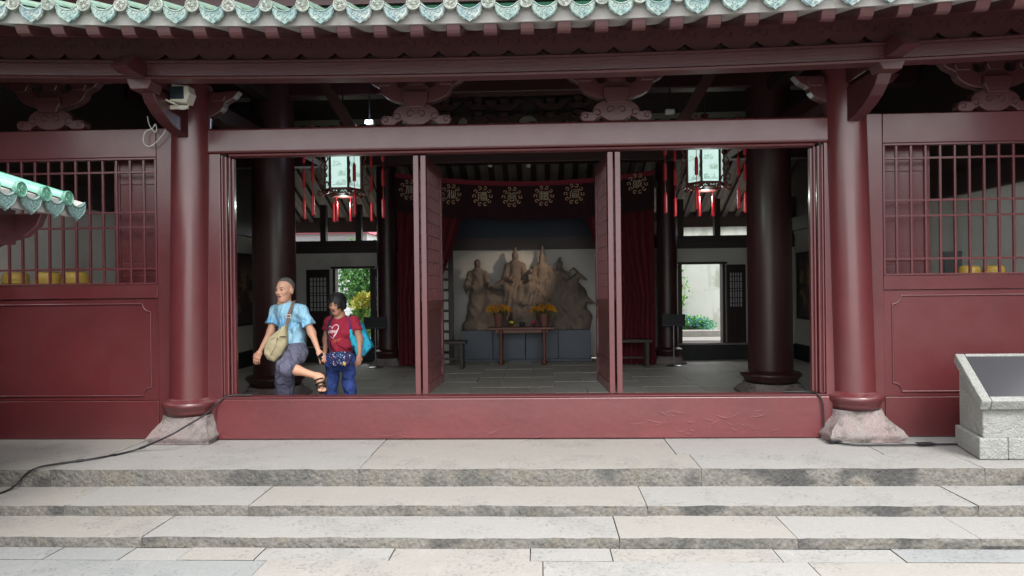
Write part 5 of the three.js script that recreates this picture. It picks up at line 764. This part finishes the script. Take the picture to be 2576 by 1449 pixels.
  const zz = bc[2] + 0.088; mesh('zip', tube([Z3(275, 740, zz - 0.03), Z3(345, 690, zz - 0.02), Z3(375, 668, zz - 0.03), Z3(345, 735, zz)], 0.0045, 40, 5), black, bag); mesh('zip', tube([Z3(362, 706, zz - 0.012), Z3(400, 702, zz - 0.01), Z3(446, 704, zz - 0.03)], 0.0045, 20, 5), black, bag); mesh('seam', tube([Z3(345, 735, zz), Z3(330, 800, zz + 0.004), Z3(285, 880, zz), Z3(262, 930, zz - 0.03)], 0.0035, 24, 5), std({ color: 0x857b60, roughness: 0.9 }), bag);
  const ribbon = (pts, w, wd) => { const c = new THREE.CatmullRomCurve3(pts.map(p => V(...p)), false, 'centripetal'), n = 40, pos = [], idx = []; for (let i = 0; i <= n; i++) { const q = c.getPoint(i / n), t = c.getTangent(i / n), s = V(...wd).addScaledVector(t, -V(...wd).dot(t)).normalize(); for (const k of [-1, 1]) pos.push(q.x + s.x * k * w / 2, q.y + s.y * k * w / 2, q.z + s.z * k * w / 2); if (i) { const a = 2 * i; idx.push(a - 2, a, a - 1, a - 1, a, a + 1); } } const g = new THREE.BufferGeometry(); g.setAttribute('position', new THREE.Float32BufferAttribute(pos, 3)); g.setIndex(idx); g.computeVertexNormals(); return uvm(g); };
  const strapM = std({ color: 0x6f5a50, roughness: 0.85, side: THREE.DoubleSide }), sp = [Z3(452, 575, zt + 0.175), Z3(470, 480, zt + 0.17), Z3(495, 400, zt + 0.15), Z3(528, 318, zt + 0.085), Z3(550, 315, zt - 0.0), Z3(545, 420, zt - 0.15), Z3(470, 620, zt - 0.17), Z3(380, 720, zt - 0.12)];
  mesh('strap', ribbon(sp, 0.042, [0.9, 0.25, 0.2]), strapM, bag);
  const bk = Z3(470, 480, zt + 0.182), buckle = mesh('buckle', merge([[0, 0.015, 0.05, 0.007], [0, -0.015, 0.05, 0.007]].map(a => new THREE.BoxGeometry(a[2], a[3], 0.006).translate(a[0], a[1], 0)).concat([-0.024, 0.024].map(x => new THREE.BoxGeometry(0.007, 0.03, 0.006).translate(x, 0, 0)))), std({ color: 0xd8d4cc, roughness: 0.3, metalness: 0.6 }), bag, bk); buckle.rotation.z = 0.1;
  const ph = thing('mobile_phone', 'black mobile phone held in the hand of the man in blue', 'phone', Z3(838, 945, zt + 0.19)); mesh('phone_body', new RoundedBoxGeometry(0.062, 0.13, 0.009, 2, 0.004), std({ color: 0x15161a, roughness: 0.25 }), ph, [0, 0, 0], [0.1, 0.9, 0.5]); mesh('phone_edge', new RoundedBoxGeometry(0.064, 0.132, 0.004, 2, 0.002), std({ color: 0x8a8c92, roughness: 0.3, metalness: 0.7 }), ph, [0, 0, 0], [0.1, 0.9, 0.5]);
}
// ---- woman behind him
{
  const zt = -0.85, wo = thing('person', 'woman in red printed tee and blue trousers carrying a turquoise bag', 'person');
  const head = Z3(998, 350, zt + 0.06), neck = Z3(1025, 475, zt), chest = Z3(1030, 620, zt), belly = Z3(1035, 780, zt + 0.02), pelvis = Z3(1035, 920, zt);
  const shR = Z3(905, 530, zt - 0.03), elR = Z3(880, 735, zt - 0.03), wrR = Z3(862, 890, zt + 0.02), tipR = Z3(860, 985, zt + 0.04);
  const shL = Z3(1190, 525, zt + 0.02), elL = Z3(1240, 735, zt + 0.0), wrL = Z3(1240, 895, zt + 0.06), tipL = Z3(1228, 1000, zt + 0.08);
  const hipR = Z3(965, 960, zt), knR = Z3(925, 1240, zt), hipL = Z3(1110, 960, zt), knL = Z3(1130, 1240, zt + 0.02);
  const anR = [knR[0] - 0.01, 0.08, zt - 0.04], anL = [knL[0] + 0.01, 0.08, zt + 0.02], toR = add3(anR, -0.03, -0.05, 0.15), toL = add3(anL, -0.02, -0.05, 0.15), skin = lin(0xb08068);
  const bones = [[neck, add3(head, 0.01, -0.06, -0.04), 0.052, 0.05], [neck, chest, 0.06, 0.1], [lerp3(shR, chest, 0.35), lerp3(shL, chest, 0.35), 0.055, 0.055], [chest, belly, 0.1, 0.1], [belly, pelvis, 0.11, 0.12], [shR, elR, 0.044, 0.038], [elR, wrR, 0.037, 0.024], [shL, elL, 0.044, 0.041], [elL, wrL, 0.04, 0.026], [hipR, knR, 0.07, 0.05], [knR, anR, 0.046, 0.034], [anR, toR, 0.034, 0.026], [hipL, knL, 0.07, 0.05], [knL, anL, 0.046, 0.034], [anL, toL, 0.034, 0.026]];
  const bb = bounds(bones.flatMap(b => [b[0], b[1]]), 0.15), bodyG = paintVerts(net(field(bones, 0.04), bb[0], bb[1], 0.0105), () => skin);
  const [hg, hm] = headAt(head, -0.32, 0.2, 0.95, { jaw: 1.03, brow: 0x2a1c18, lip: 0x8c4a42 }, lin(0xb4846a));
  const h1 = paintVerts(handAt(wrR, tipR, [-0.6, 0, 0.8], -1, 0.92), () => skin), h2 = paintVerts(handAt(wrL, tipL, [0.6, 0, 0.8], 1, 0.92), () => skin);
  mesh('body', mergeSkin([bodyG, hg, h1, h2]), skinMat(), wo);
  const hf = headField({ jaw: 1.03 }); const hairF = p => { let d = hf(p) - 0.02 - 0.0012 * Math.sin(p[0] * 260 + p[2] * 90) - 0.006 * n3(p, 40, 1); d = smin(d, ell(p, [0, 0.03, -0.035], [0.095, 0.1, 0.1]), 0.02); const face = p[2] > 0.03 ? 0.045 - 0.5 * Math.max(0, Math.abs(p[0]) - 0.02) + (p[2] - 0.09) * 0.2 + 0.01 * Math.sin(p[0] * 120) : -0.075; const cheek = p[2] > 0.03 && Math.abs(p[0]) > 0.06 ? -0.035 : face; return Math.max(d, Math.min(face, cheek) - p[1]); };
  const hairG = net(hairF, [-0.13, -0.13, -0.16], [0.13, 0.17, 0.14], 0.0048); hairG.applyMatrix4(hm); mesh('hair', hairG, phy({ color: 0x0d0c0e, roughness: 0.62, sheen: 0.3, sheenColor: new THREE.Color(0x404048) }), wo);
  const slR = lerp3(shR, elR, 0.5), slL = lerp3(shL, elL, 0.5), dR = V(slR[0] - shR[0], slR[1] - shR[1], slR[2] - shR[2]).normalize(), dL = V(slL[0] - shL[0], slL[1] - shL[1], slL[2] - shL[2]).normalize();
  const tors = field([[lerp3(neck, chest, 0.35), chest, 0.09, 0.12], [lerp3(shR, chest, 0.3), lerp3(shL, chest, 0.3), 0.072, 0.072], [Z3(985, 650, zt + 0.05), Z3(1080, 650, zt + 0.05), 0.085, 0.085], [chest, belly, 0.116, 0.122], [belly, pelvis, 0.124, 0.132]], 0.06);
  const shirtF = p => { const slv = (s, e, d) => Math.max(cap(p, s, e, 0.054, 0.066), (p[0] - e[0]) * d.x + (p[1] - e[1]) * d.y + (p[2] - e[2]) * d.z); let d = tors(p); d = smin(smin(d, slv(shR, slR, dR), 0.045), slv(shL, slL, dL), 0.045); d += 0.009 * Math.sin(p[1] * 50 + p[0] * 22 + 8 * n3(p, 6)) * smooth(1.15, 0.95, p[1]) + 0.018 * n3(p, 12, 2); d = Math.max(d, pelvis[1] - 0.0 - p[1]); const nk = cap(p, add3(neck, -0.004, -0.014, 0.018), add3(neck, 0, 0.14, 0.01), 0.068, 0.09); return Math.min(Math.max(d, -nk), ringAt(p, add3(neck, -0.004, -0.018, 0.018), [-0.1, 0.88, 0.42], 0.068, 0.0115)); };
  const sb = bounds([shR, shL, slR, slL, belly, pelvis, neck, chest], 0.19), shirtG = net(shirtF, sb[0], sb[1], 0.0075);
  const tex = canvasTex(512, 512, (c, w, h) => {
    c.fillStyle = '#98203a'; c.fillRect(0, 0, w, h); c.save(); c.translate(w * 0.44, h * 0.42); c.rotate(-0.12); c.strokeStyle = '#ead3d6'; c.lineWidth = 12; c.lineJoin = 'round';
    c.beginPath(); c.moveTo(0, 100); c.bezierCurveTo(-70, 50, -110, -10, -85, -60); c.bezierCurveTo(-60, -105, -10, -95, 5, -55); c.bezierCurveTo(30, -110, 95, -115, 110, -70); c.bezierCurveTo(115, -20, 60, 40, -5, 105); c.stroke();
    c.lineWidth = 5; for (let i = 0; i < 7; i++) { c.beginPath(); c.moveTo(6 + i * 11, 82 - i * 16); c.lineTo(34 + i * 10, 66 - i * 15); c.stroke(); }
    c.fillStyle = '#f2e2e4'; c.font = 'bold 64px sans-serif'; c.fillText('WiNe', -78, 18); c.restore(); c.strokeStyle = '#d8924a'; c.lineWidth = 7; c.setLineDash([16, 4]); for (let i = 0; i < 3; i++) { c.beginPath(); c.moveTo(w * 0.47, h * (0.655 + 0.03 * i)); c.lineTo(w * (0.7 - 0.03 * i), h * (0.63 + 0.03 * i)); c.stroke(); } });
  printUV(shirtG, Z3(1002, 672, zt), V(1, 0, 0), V(0, 1, 0), 0.36, 0.38, V(-0.1, 0, 1)); mesh('shirt', shirtG, std({ map: tex, roughness: 0.9, bumpMap: foldBump(0), bumpScale: 0.025, side: THREE.DoubleSide }), wo);
  const trF = (() => { const f = field([[pelvis, hipR, 0.115, 0.105], [pelvis, hipL, 0.115, 0.105], [hipR, knR, 0.094, 0.07], [hipL, knL, 0.094, 0.07], [knR, add3(anR, 0, 0.06, 0), 0.07, 0.068], [knL, add3(anL, 0, 0.06, 0), 0.07, 0.068]], 0.045); return p => { let d = f(p) + 0.022 * n3(p, 10, 1) + 0.007 * Math.sin(p[1] * 36 + 7 * n3(p, 6)); d = Math.max(d, 0.09 - p[1], p[1] - pelvis[1] - 0.04); return d; }; })();
  const tbn = bounds([pelvis, hipR, hipL, anR, anL], 0.16); mesh('trousers', uvm(net(trF, tbn[0], tbn[1], 0.0105)), std({ map: dtex(128, 128, (u, v) => { const n = fbm(u, v, 6, 4, 1), f = vnoise(u * 64, v * 64, 64, 2), s = 0.88 + 0.16 * n + 0.08 * f; return [44 * s, 66 * s, 128 * s]; }, 0.25), roughness: 0.9, bumpMap: foldBump(0.6), bumpScale: 0.04, side: THREE.DoubleSide }), wo);
  for (const [a, t] of [[anR, toR], [anL, toL]]) mesh('shoe', net(field([[add3(a, 0, -0.045, -0.03), add3(t, 0, -0.0, 0.0), 0.04, 0.036]], 0.01), [t[0] - 0.1, 0, a[2] - 0.1], [t[0] + 0.14, 0.1, t[2] + 0.08], 0.011), std({ color: 0x2a2624, roughness: 0.8 }), wo);
  // hip pouch
  const pc = Z3(1035, 945, zt + 0.21), pouch = thing('hip_pouch', 'navy floral pouch hanging at the waist of the woman in red', 'pouch', pc);
  const pt = canvasTex(256, 256, (c, w, h) => { c.fillStyle = '#1c1b44'; c.fillRect(0, 0, w, h); const r = rngOf(21), cs = ['#d8d8e4', '#3d86b8', '#7a2a5a', '#8fc0d4', '#b5b2d8', '#2a3f8a']; for (let i = 0; i < 170; i++) { c.fillStyle = cs[Math.floor(r() * 6)]; const x = r() * w, y = r() * h, s = 4 + 6 * r(); c.beginPath(); c.ellipse(x, y, s, s * 0.6, r() * 3, 0, 7); c.fill(); } });
  const pouchF = p => { const w = 0.128 - 0.035 * smooth(-0.02, -0.09, p[1]), q = Math.hypot(Math.max(Math.abs(p[0]) - w + 0.04, 0), Math.max(Math.abs(p[1]) - 0.085 + 0.04, 0), Math.max(Math.abs(p[2]) - 0.045 + 0.035, 0)) - 0.038; return q + 0.006 * n3(p, 22, 1); };
  const pg = net(pouchF, [-0.15, -0.12, -0.07], [0.15, 0.12, 0.07], 0.007); uvm(pg); mesh('pouch_body', uvScale(uvm(pg), 3.4), std({ map: pt, roughness: 0.8 }), pouch); mesh('zip', tube([[-0.11, 0.055, 0.043], [0, 0.03, 0.05], [0.11, 0.055, 0.043]], 0.004, 20, 5), std({ color: 0x4a3a7a, roughness: 0.6 }), pouch); mesh('badge', new THREE.CylinderGeometry(0.018, 0.018, 0.006, 16).rotateX(Math.PI / 2), std({ color: 0xb8a24a, roughness: 0.4 }), pouch, [0.055, -0.045, 0.047]);
  const navy = std({ color: 0x1b1a3a, roughness: 0.8, side: THREE.DoubleSide }); const loc = a => [a[0] - pc[0], a[1] - pc[1], a[2] - pc[2]];
  mesh('strap', tube([loc(Z3(925, 870, zt + 0.17)), loc(Z3(890, 620, zt + 0.12)), loc(Z3(915, 540, zt + 0.1)), loc(Z3(950, 478, zt + 0.06)), loc(Z3(975, 470, zt - 0.02)), loc(Z3(1040, 560, zt - 0.14))], 0.009, 40, 6), navy, pouch); mesh('strap', tube([loc(Z3(1155, 870, zt + 0.17)), loc(Z3(1172, 820, zt + 0.12)), loc(Z3(1185, 780, zt + 0.0))], 0.008, 16, 6), navy, pouch);
  // turquoise shopping bag under the arm
  const tb = thing('tote_bag', 'turquoise bag with dark dots under the arm of the woman in red', 'bag', [0, 0, 0]);
  const tt = canvasTex(256, 256, (c, w, h) => { c.fillStyle = '#1f9fc0'; c.fillRect(0, 0, w, h); const r = rngOf(31); for (let i = 0; i < 46; i++) { c.fillStyle = r() < 0.6 ? '#14607c' : '#1b7f9e'; c.beginPath(); c.ellipse(r() * w, r() * h, 7 + 7 * r(), 5 + 5 * r(), r() * 3, 0, 7); c.fill(); } });
  const bagQ = [Z3(1120, 650, zt - 0.02), Z3(1245, 545, zt - 0.06), Z3(1268, 555, zt - 0.06), Z3(1390, 800, zt - 0.1), Z3(1285, 912, zt - 0.04), Z3(1200, 890, zt + 0.02)];
  const o = bagQ[0], bs = new THREE.Shape(bagQ.map(q => new THREE.Vector2(q[0], q[1]))), bg = new THREE.ExtrudeGeometry(bs, { depth: 0.07, bevelEnabled: true, bevelThickness: 0.02, bevelSize: 0.015, bevelOffset: -0.01, bevelSegments: 3, steps: 1 }); bg.translate(0, 0, zt - 0.1); mesh('bag_body', uvScale(uvm(bg), 4), std({ map: tt, roughness: 0.75 }), tb);
  mesh('bag_knot', net(p => { let d = cap(p, Z3(1140, 640, zt + 0.07), Z3(1150, 700, zt + 0.08), 0.028, 0.018); d = smin(d, cap(p, Z3(1130, 650, zt + 0.07), Z3(1190, 790, zt + 0.04), 0.02, 0.03), 0.02); return smin(d, cap(p, Z3(1175, 720, zt + 0.05), Z3(1220, 890, zt + 0.03), 0.028, 0.02), 0.03); }, add3(Z3(1150, 760, zt), -0.1, -0.2, -0.05), add3(Z3(1150, 760, zt), 0.14, 0.2, 0.16), 0.008), std({ color: 0x22a9c4, roughness: 0.75 }), tb);
  mesh('bag_strap', tube([Z3(1150, 640, zt + 0.07), Z3(1135, 560, zt + 0.1), Z3(1128, 490, zt + 0.05), Z3(1140, 475, zt - 0.03), Z3(1180, 560, zt - 0.1)], 0.008, 30, 6), std({ color: 0x4a3a7c, roughness: 0.8 }), tb);
}
function uvScale(g, k) { const u = g.attributes.uv; for (let i = 0; i < u.count; i++) u.setXY(i, u.getX(i) * k, u.getY(i) * k); return g; }
// ---------------------------------------------------------------- small pavilion at the side of the steps
{
  const pv = thing('side_pavilion', 'low red pavilion with mint green tile eave beside the steps', 'pavilion', [0, 0, 0]);
  const XE = -3.62, YE = 2.25, Z0 = 1.86, P = 0.25, s = 0.32;      // eave runs along z, roof rises to the left
  const rf = grp('roof', pv), tilt = Math.atan(s);
  const bt = halfTube(0.05, 1.9, 0.012), pn = panArc(0.215, 0.045, 1.9, 0.012);
  const mintDisc = phy({ color: 0x5f9480, roughness: 0.4, clearcoat: 0.4, bumpMap: discBump, bumpScale: 0.012 }), mintDrip = phy({ color: 0x667f7c, roughness: 0.45, clearcoat: 0.3, bumpMap: dripBump, bumpScale: 0.01 });
  const turned = (n, g, m, x, y, z, rz = 0) => { const o = mesh(n, g, m, rf, [x, y, z]); o.rotation.set(0, Math.PI / 2, 0); if (rz) o.rotateX(rz); return o; };
  for (let i = 0; i < 16; i++) { const z = Z0 + 0.06 + i * P, y = YE + 0.012 * Math.max(0, 2 - i) * 0; turned('barrel_tile', bt, M.tileMint, XE, y - 0.003, z, tilt); turned('tile_end', discG, mintDisc, XE + 0.012, y, z); turned('pan_tile', pn, M.lime, XE - 0.015, y - 0.006, z - P / 2, tilt); const d = turned('drip_tile', dripG, mintDrip, XE - 0.005, y - 0.045, z - P / 2); turned('drip_rim', dripRim, mintDrip, XE - 0.005, y - 0.045, z - P / 2); turned('drip_relief', dripCurl, mintDrip, XE - 0.005, y - 0.045, z - P / 2); turned('end_relief', reliefCurl, mintDisc, XE + 0.012, y, z); }
  mesh('eave_board', lim(XE - 0.06, XE - 0.03, YE - 0.13, YE - 0.03, Z0 - 0.06, 5.9), M.lime, rf);
  mesh('roof_bed', extr([[0, 0], [-1.9, 0.61], [-3.8, 0], [-3.8, -0.06], [-1.9, 0.5], [0, -0.06]], 4.0, 0).translate(XE - 0.02, YE - 0.01, Z0 - 0.06), M.lime, rf);
  mesh('ridge', lim(XE - 2.05, XE - 1.8, YE + 0.58, YE + 0.85, Z0 - 0.08, 5.95), M.tileMint, rf);
  // hanging board with a scalloped edge under the eave
  mesh('carved_board', extr([[-3.7, -0.13], [-0.06, -0.13], [-0.1, -0.22], [-0.2, -0.3], [-0.34, -0.335], [-0.5, -0.4], [-0.66, -0.46], [-0.8, -0.5], [-3.7, -0.5]], 0.06, 0.006).translate(XE - 0.04, YE, Z0 + 0.12), M.eaveWood, pv);
  mesh('eave_beam', lim(XE - 0.42, XE - 0.3, YE - 0.36, YE - 0.1, Z0 + 0.182, 5.8), M.eaveWood, pv);
  for (const x of [-4.42, -7.3]) for (const z of [2.4, 5.5]) mesh('column', new THREE.CylinderGeometry(0.12, 0.12, YE - YG, 20), M.paint, pv, [x, (YE + YG) / 2 - 0.02, z]);
  mesh('added_shade_wall', lim(-7.2, -4.74, YG, 1.75, 1.42, 1.57, 0.01), M.eaveWood, pv); mesh('added_shade_wall', lim(-5.75, -5.6, YG, 1.75, 0.12, 1.415, 0.01), M.eaveWood, pv);  // low walls added out of view to shade the left panel and terrace
  mesh('wall', lim(-7.2, -4.5, YG, YE - 0.02, 1.79, 1.94, 0.01), M.eaveWood, pv); mesh('wall', lim(-7.2, -7.05, YG, YE - 0.02, 1.945, 5.4), M.eaveWood, pv); mesh('wall', lim(-4.65, -4.5, YG, YE - 0.02, 1.945, 5.4), M.eaveWood, pv);
}
// ---------------------------------------------------------------- halls on either side of the courtyard, seen only as reflections and shade
function sideHall(x, lab) {
  const h = thing('side_hall', lab, 'hall', [x, YG, 9]), s = Math.sign(x); mesh('wall', lim(-3, 3, 0, 4.4, -9, 13, 0), M.eaveWood, h);
  mesh('roof', extr([[-4.4, 0], [4.4, 0], [0, 2.6]], 23.4, 0).translate(0, 4.4, -9.7), M.tileGreen, h); for (let z = -8; z <= 12; z += 4) mesh('column', new THREE.CylinderGeometry(0.2, 0.2, 4.39, 16), M.paint, h, [-s * 3.6, 2.2, z]);
}
sideHall(-13, 'red hall along the courtyard on the pavilion side'); sideHall(12.5, 'red hall along the courtyard on the stone stand side');

function courtWall(x0, x1, lab) { const w = thing('courtyard_wall', lab, 'wall', [(x0 + x1) / 2, YG, -0.6]), h = (x1 - x0) / 2; mesh('wall_face', lim(-h, h, 0.4, 3.1, -0.15, 0.15, 0), M.eaveWood, w); mesh('wall_foot', lim(-h, h, 0, 0.399, -0.2, 0.2, 0.01), M.plainStone, w); mesh('coping', extr([[-0.35, 3.1], [0.35, 3.1], [0.08, 3.4], [-0.08, 3.4]], 2 * h, 0.01).rotateY(-Math.PI / 2).translate(h, 0, 0), M.tileGreen, w); }
courtWall(5.6, 9.4, 'red wall with tiled coping joining the hall on the stone stand side'); courtWall(-9.9, -6.4, 'red wall with tiled coping joining the hall on the pavilion side');
// ---------------------------------------------------------------- rear garden
const garden = structure('garden_ground', 'pale paving of the garden behind the hall');
mesh('garden_paving', uvm(move(new THREE.BoxGeometry(26, 0.3, 9), 0, 0.06, -14.4)), M.treadWarm, garden);
mesh('kerb_step', lim(2.0, 4.6, 0.21, 0.36, -11.6, -11.1), M.treadWarm, garden);
const gw = thing('garden_wall', 'whitewashed garden wall with tiled coping behind the hall', 'wall', [0, 0.2, -13.2]);
mesh('plaster', lim(-1.5, 11, 0, 3.0, -0.15, 0.15, 0), M.gardenWall, gw); mesh('coping', extr([[-0.3, 3.0], [0.3, 3.0], [0.1, 3.22], [-0.1, 3.22]], 12.5, 0.01).rotateY(-Math.PI / 2).translate(11, 0, 0), M.tileGreen, gw);
for (let x = -1.4; x < 10.9; x += 0.25) mesh('coping_tile', new THREE.CylinderGeometry(0.05, 0.05, 0.36, 10).rotateX(1.1), M.tileGreen, gw, [x, 3.1, 0.2]);
const gh = thing('grey_house', 'grey brick house with pink eave board beyond the garden', 'house', [-6.5, 0.2, -13.0]); mesh('wall', lim(-3, 1.6, 0, 2.9, -1.5, 0.1, 0), std({ map: paintCol([176, 180, 182], 0.2), roughness: 0.9 }), gh); mesh('eave_board', lim(-3.1, 1.7, 2.901, 3.1, -1.6, 0.3), std({ color: 0xc06070, roughness: 0.7 }), gh); mesh('roof', extr([[-2, 0], [0.7, 0], [-0.65, 1.2]], 4.9, 0).rotateY(-Math.PI / 2).translate(1.75, 3.101, 0), M.tileGreen, gh);
for (let y = 0.1; y < 2.85; y += 0.12) mesh('brick_course', lim(-2.99, 1.59, y, y + 0.108, 0.1005, 0.112, 0), gh.children[0].material, gh);
function foliage(center, rad, n, size, cols, seed) {
  const r = rngOf(seed), pos = [], col = [], idx = []; const cl = Array.from({ length: 14 }, () => [center[0] + (r() - 0.5) * 1.5 * rad[0], center[1] + (r() - 0.5) * 1.5 * rad[1], center[2] + (r() - 0.5) * 1.5 * rad[2], 0.3 + 0.35 * r()]);
  for (let i = 0; i < n; i++) { const c = cl[Math.floor(r() * 14)], a = r() * 6.28, b = Math.acos(2 * r() - 1), q = Math.cbrt(r()) * c[3], p = V(c[0] + q * rad[0] * Math.sin(b) * Math.cos(a), c[1] + q * rad[1] * Math.cos(b), c[2] + q * rad[2] * Math.sin(b) * Math.sin(a)); const d = V(r() - 0.5, r() - 0.2, r() - 0.5).normalize(), e = d.clone().cross(V(r() - 0.5, r() - 0.5, r() - 0.5)).normalize(), L = size * (0.6 + 0.8 * r()), w = L * 0.32, k = pos.length / 3; for (const [u, v] of [[0, 0], [0.5, 1], [1, 0], [0.5, -1]]) pos.push(p.x + d.x * L * u + e.x * w * v, p.y + d.y * L * u + e.y * w * v, p.z + d.z * L * u + e.z * w * v); idx.push(k, k + 1, k + 2, k, k + 2, k + 3); const cc = lin(cols[Math.floor(r() * cols.length)]); for (let j = 0; j < 4; j++) col.push(...cc); }
  const g = new THREE.BufferGeometry(); g.setAttribute('position', new THREE.Float32BufferAttribute(pos, 3)); g.setAttribute('color', new THREE.Float32BufferAttribute(col, 3)); g.setIndex(idx); g.computeVertexNormals(); return g;
}
const leafMat = phy({ vertexColors: true, roughness: 0.6, transmission: 0.3, side: THREE.DoubleSide });
function plant(name, lab, cat, base, crown, rad, n, size, cols, seed, trunk = 0.05) { const t = thing(name, lab, cat, base); const c = [crown[0] - base[0], crown[1] - base[1], crown[2] - base[2]]; mesh('crown', foliage(c, rad, n, size, cols, seed), leafMat, t); mesh('trunk', merge([tube([[0, 0, 0], [c[0] * 0.3, c[1] * 0.4, c[2] * 0.3], c], trunk, 12, 7), tube([[c[0] * 0.2, c[1] * 0.3, 0], [c[0] - rad[0] * 0.5, c[1], 0]], trunk * 0.6, 10, 6), tube([[c[0] * 0.2, c[1] * 0.4, 0], [c[0] + rad[0] * 0.5, c[1] * 1.05, 0]], trunk * 0.6, 10, 6)]), std({ color: 0x6a5a48, roughness: 0.95 }), t); }
{ const c = at(905, 708, -10.6); plant('garden_tree', 'leafy green tree seen through the doorway behind the woman', 'tree', [c.x + 0.3, 0.21, -10.9], [c.x + 0.25, c.y + 0.15, -10.7], [0.75, 0.9, 0.6], 9000, 0.09, [0x3d7a34, 0x5a9a48, 0x2f6230, 0x7fb060], 51);
  const d = at(918, 758, -9.9); plant('croton_shrub', 'yellow leaved shrub seen through the doorway behind the woman', 'shrub', [d.x + 0.08, 0.21, -10.0], [d.x + 0.05, d.y - 0.05, -9.95], [0.3, 0.32, 0.3], 1400, 0.12, [0xd6c84a, 0xb9bd4c, 0xe0d87a, 0x8aa040], 52, 0.02);
  const f = at(920, 815, -9.8); plant('low_shrub', 'low green shrub under the yellow leaved shrub', 'shrub', [f.x + 0.05, 0.21, -9.8], [f.x, f.y, -9.8], [0.28, 0.3, 0.25], 1500, 0.09, [0x4d8a3c, 0x6a9c4a, 0x98a848], 53, 0.015);
  const e = at(1745, 815, -12.2); plant('garden_bush', 'round green bush at the foot of the white garden wall', 'bush', [e.x, 0.21, -12.3], [e.x, e.y - 0.02, -12.3], [0.5, 0.26, 0.35], 4200, 0.07, [0x4c9a4a, 0x3a7f3e, 0x7cc070, 0x6a9ad0], 54, 0.02);
  const h = at(1722, 740, -12.5); plant('climbing_plant', 'thin plant with sparse leaves against the white garden wall', 'plant', [h.x - 0.25, 0.21, -12.6], [h.x - 0.2, h.y + 0.2, -12.6], [0.35, 0.7, 0.25], 1100, 0.08, [0x6aa04a, 0x4e8a3c, 0x92b860], 55, 0.03);
  const rk = rngOf(9); for (let i = 0; i < 6; i++) { const q = onY(1722 + i * 14, 846 + 4 * rk(), 0.22); const g = new THREE.IcosahedronGeometry(0.1 + 0.06 * rk(), 1).scale(1.3, 0.7, 1), p = g.attributes.position; for (let j = 0; j < p.count; j++) { const k = 1 + 0.3 * n3([p.getX(j) * 9, p.getY(j) * 9, p.getZ(j) * 9], 3, i % 5); p.setXYZ(j, p.getX(j) * k, p.getY(j) * k, p.getZ(j) * k); } g.computeVertexNormals(); const t = mesh('edging_stone', g, M.baseStone, scene, [q.x, 0.24, -11.75]); t.name = numbered('edging_stone'); t.userData = { label: 'rounded stone edging the bush bed', category: 'stone', group: 'stones edging the bush bed' }; }
}
// ---------------------------------------------------------------- finish
scene.traverse(o => { if (o.isMesh) { o.castShadow = true; o.receiveShadow = true; } });
renderer.render(scene, camera);
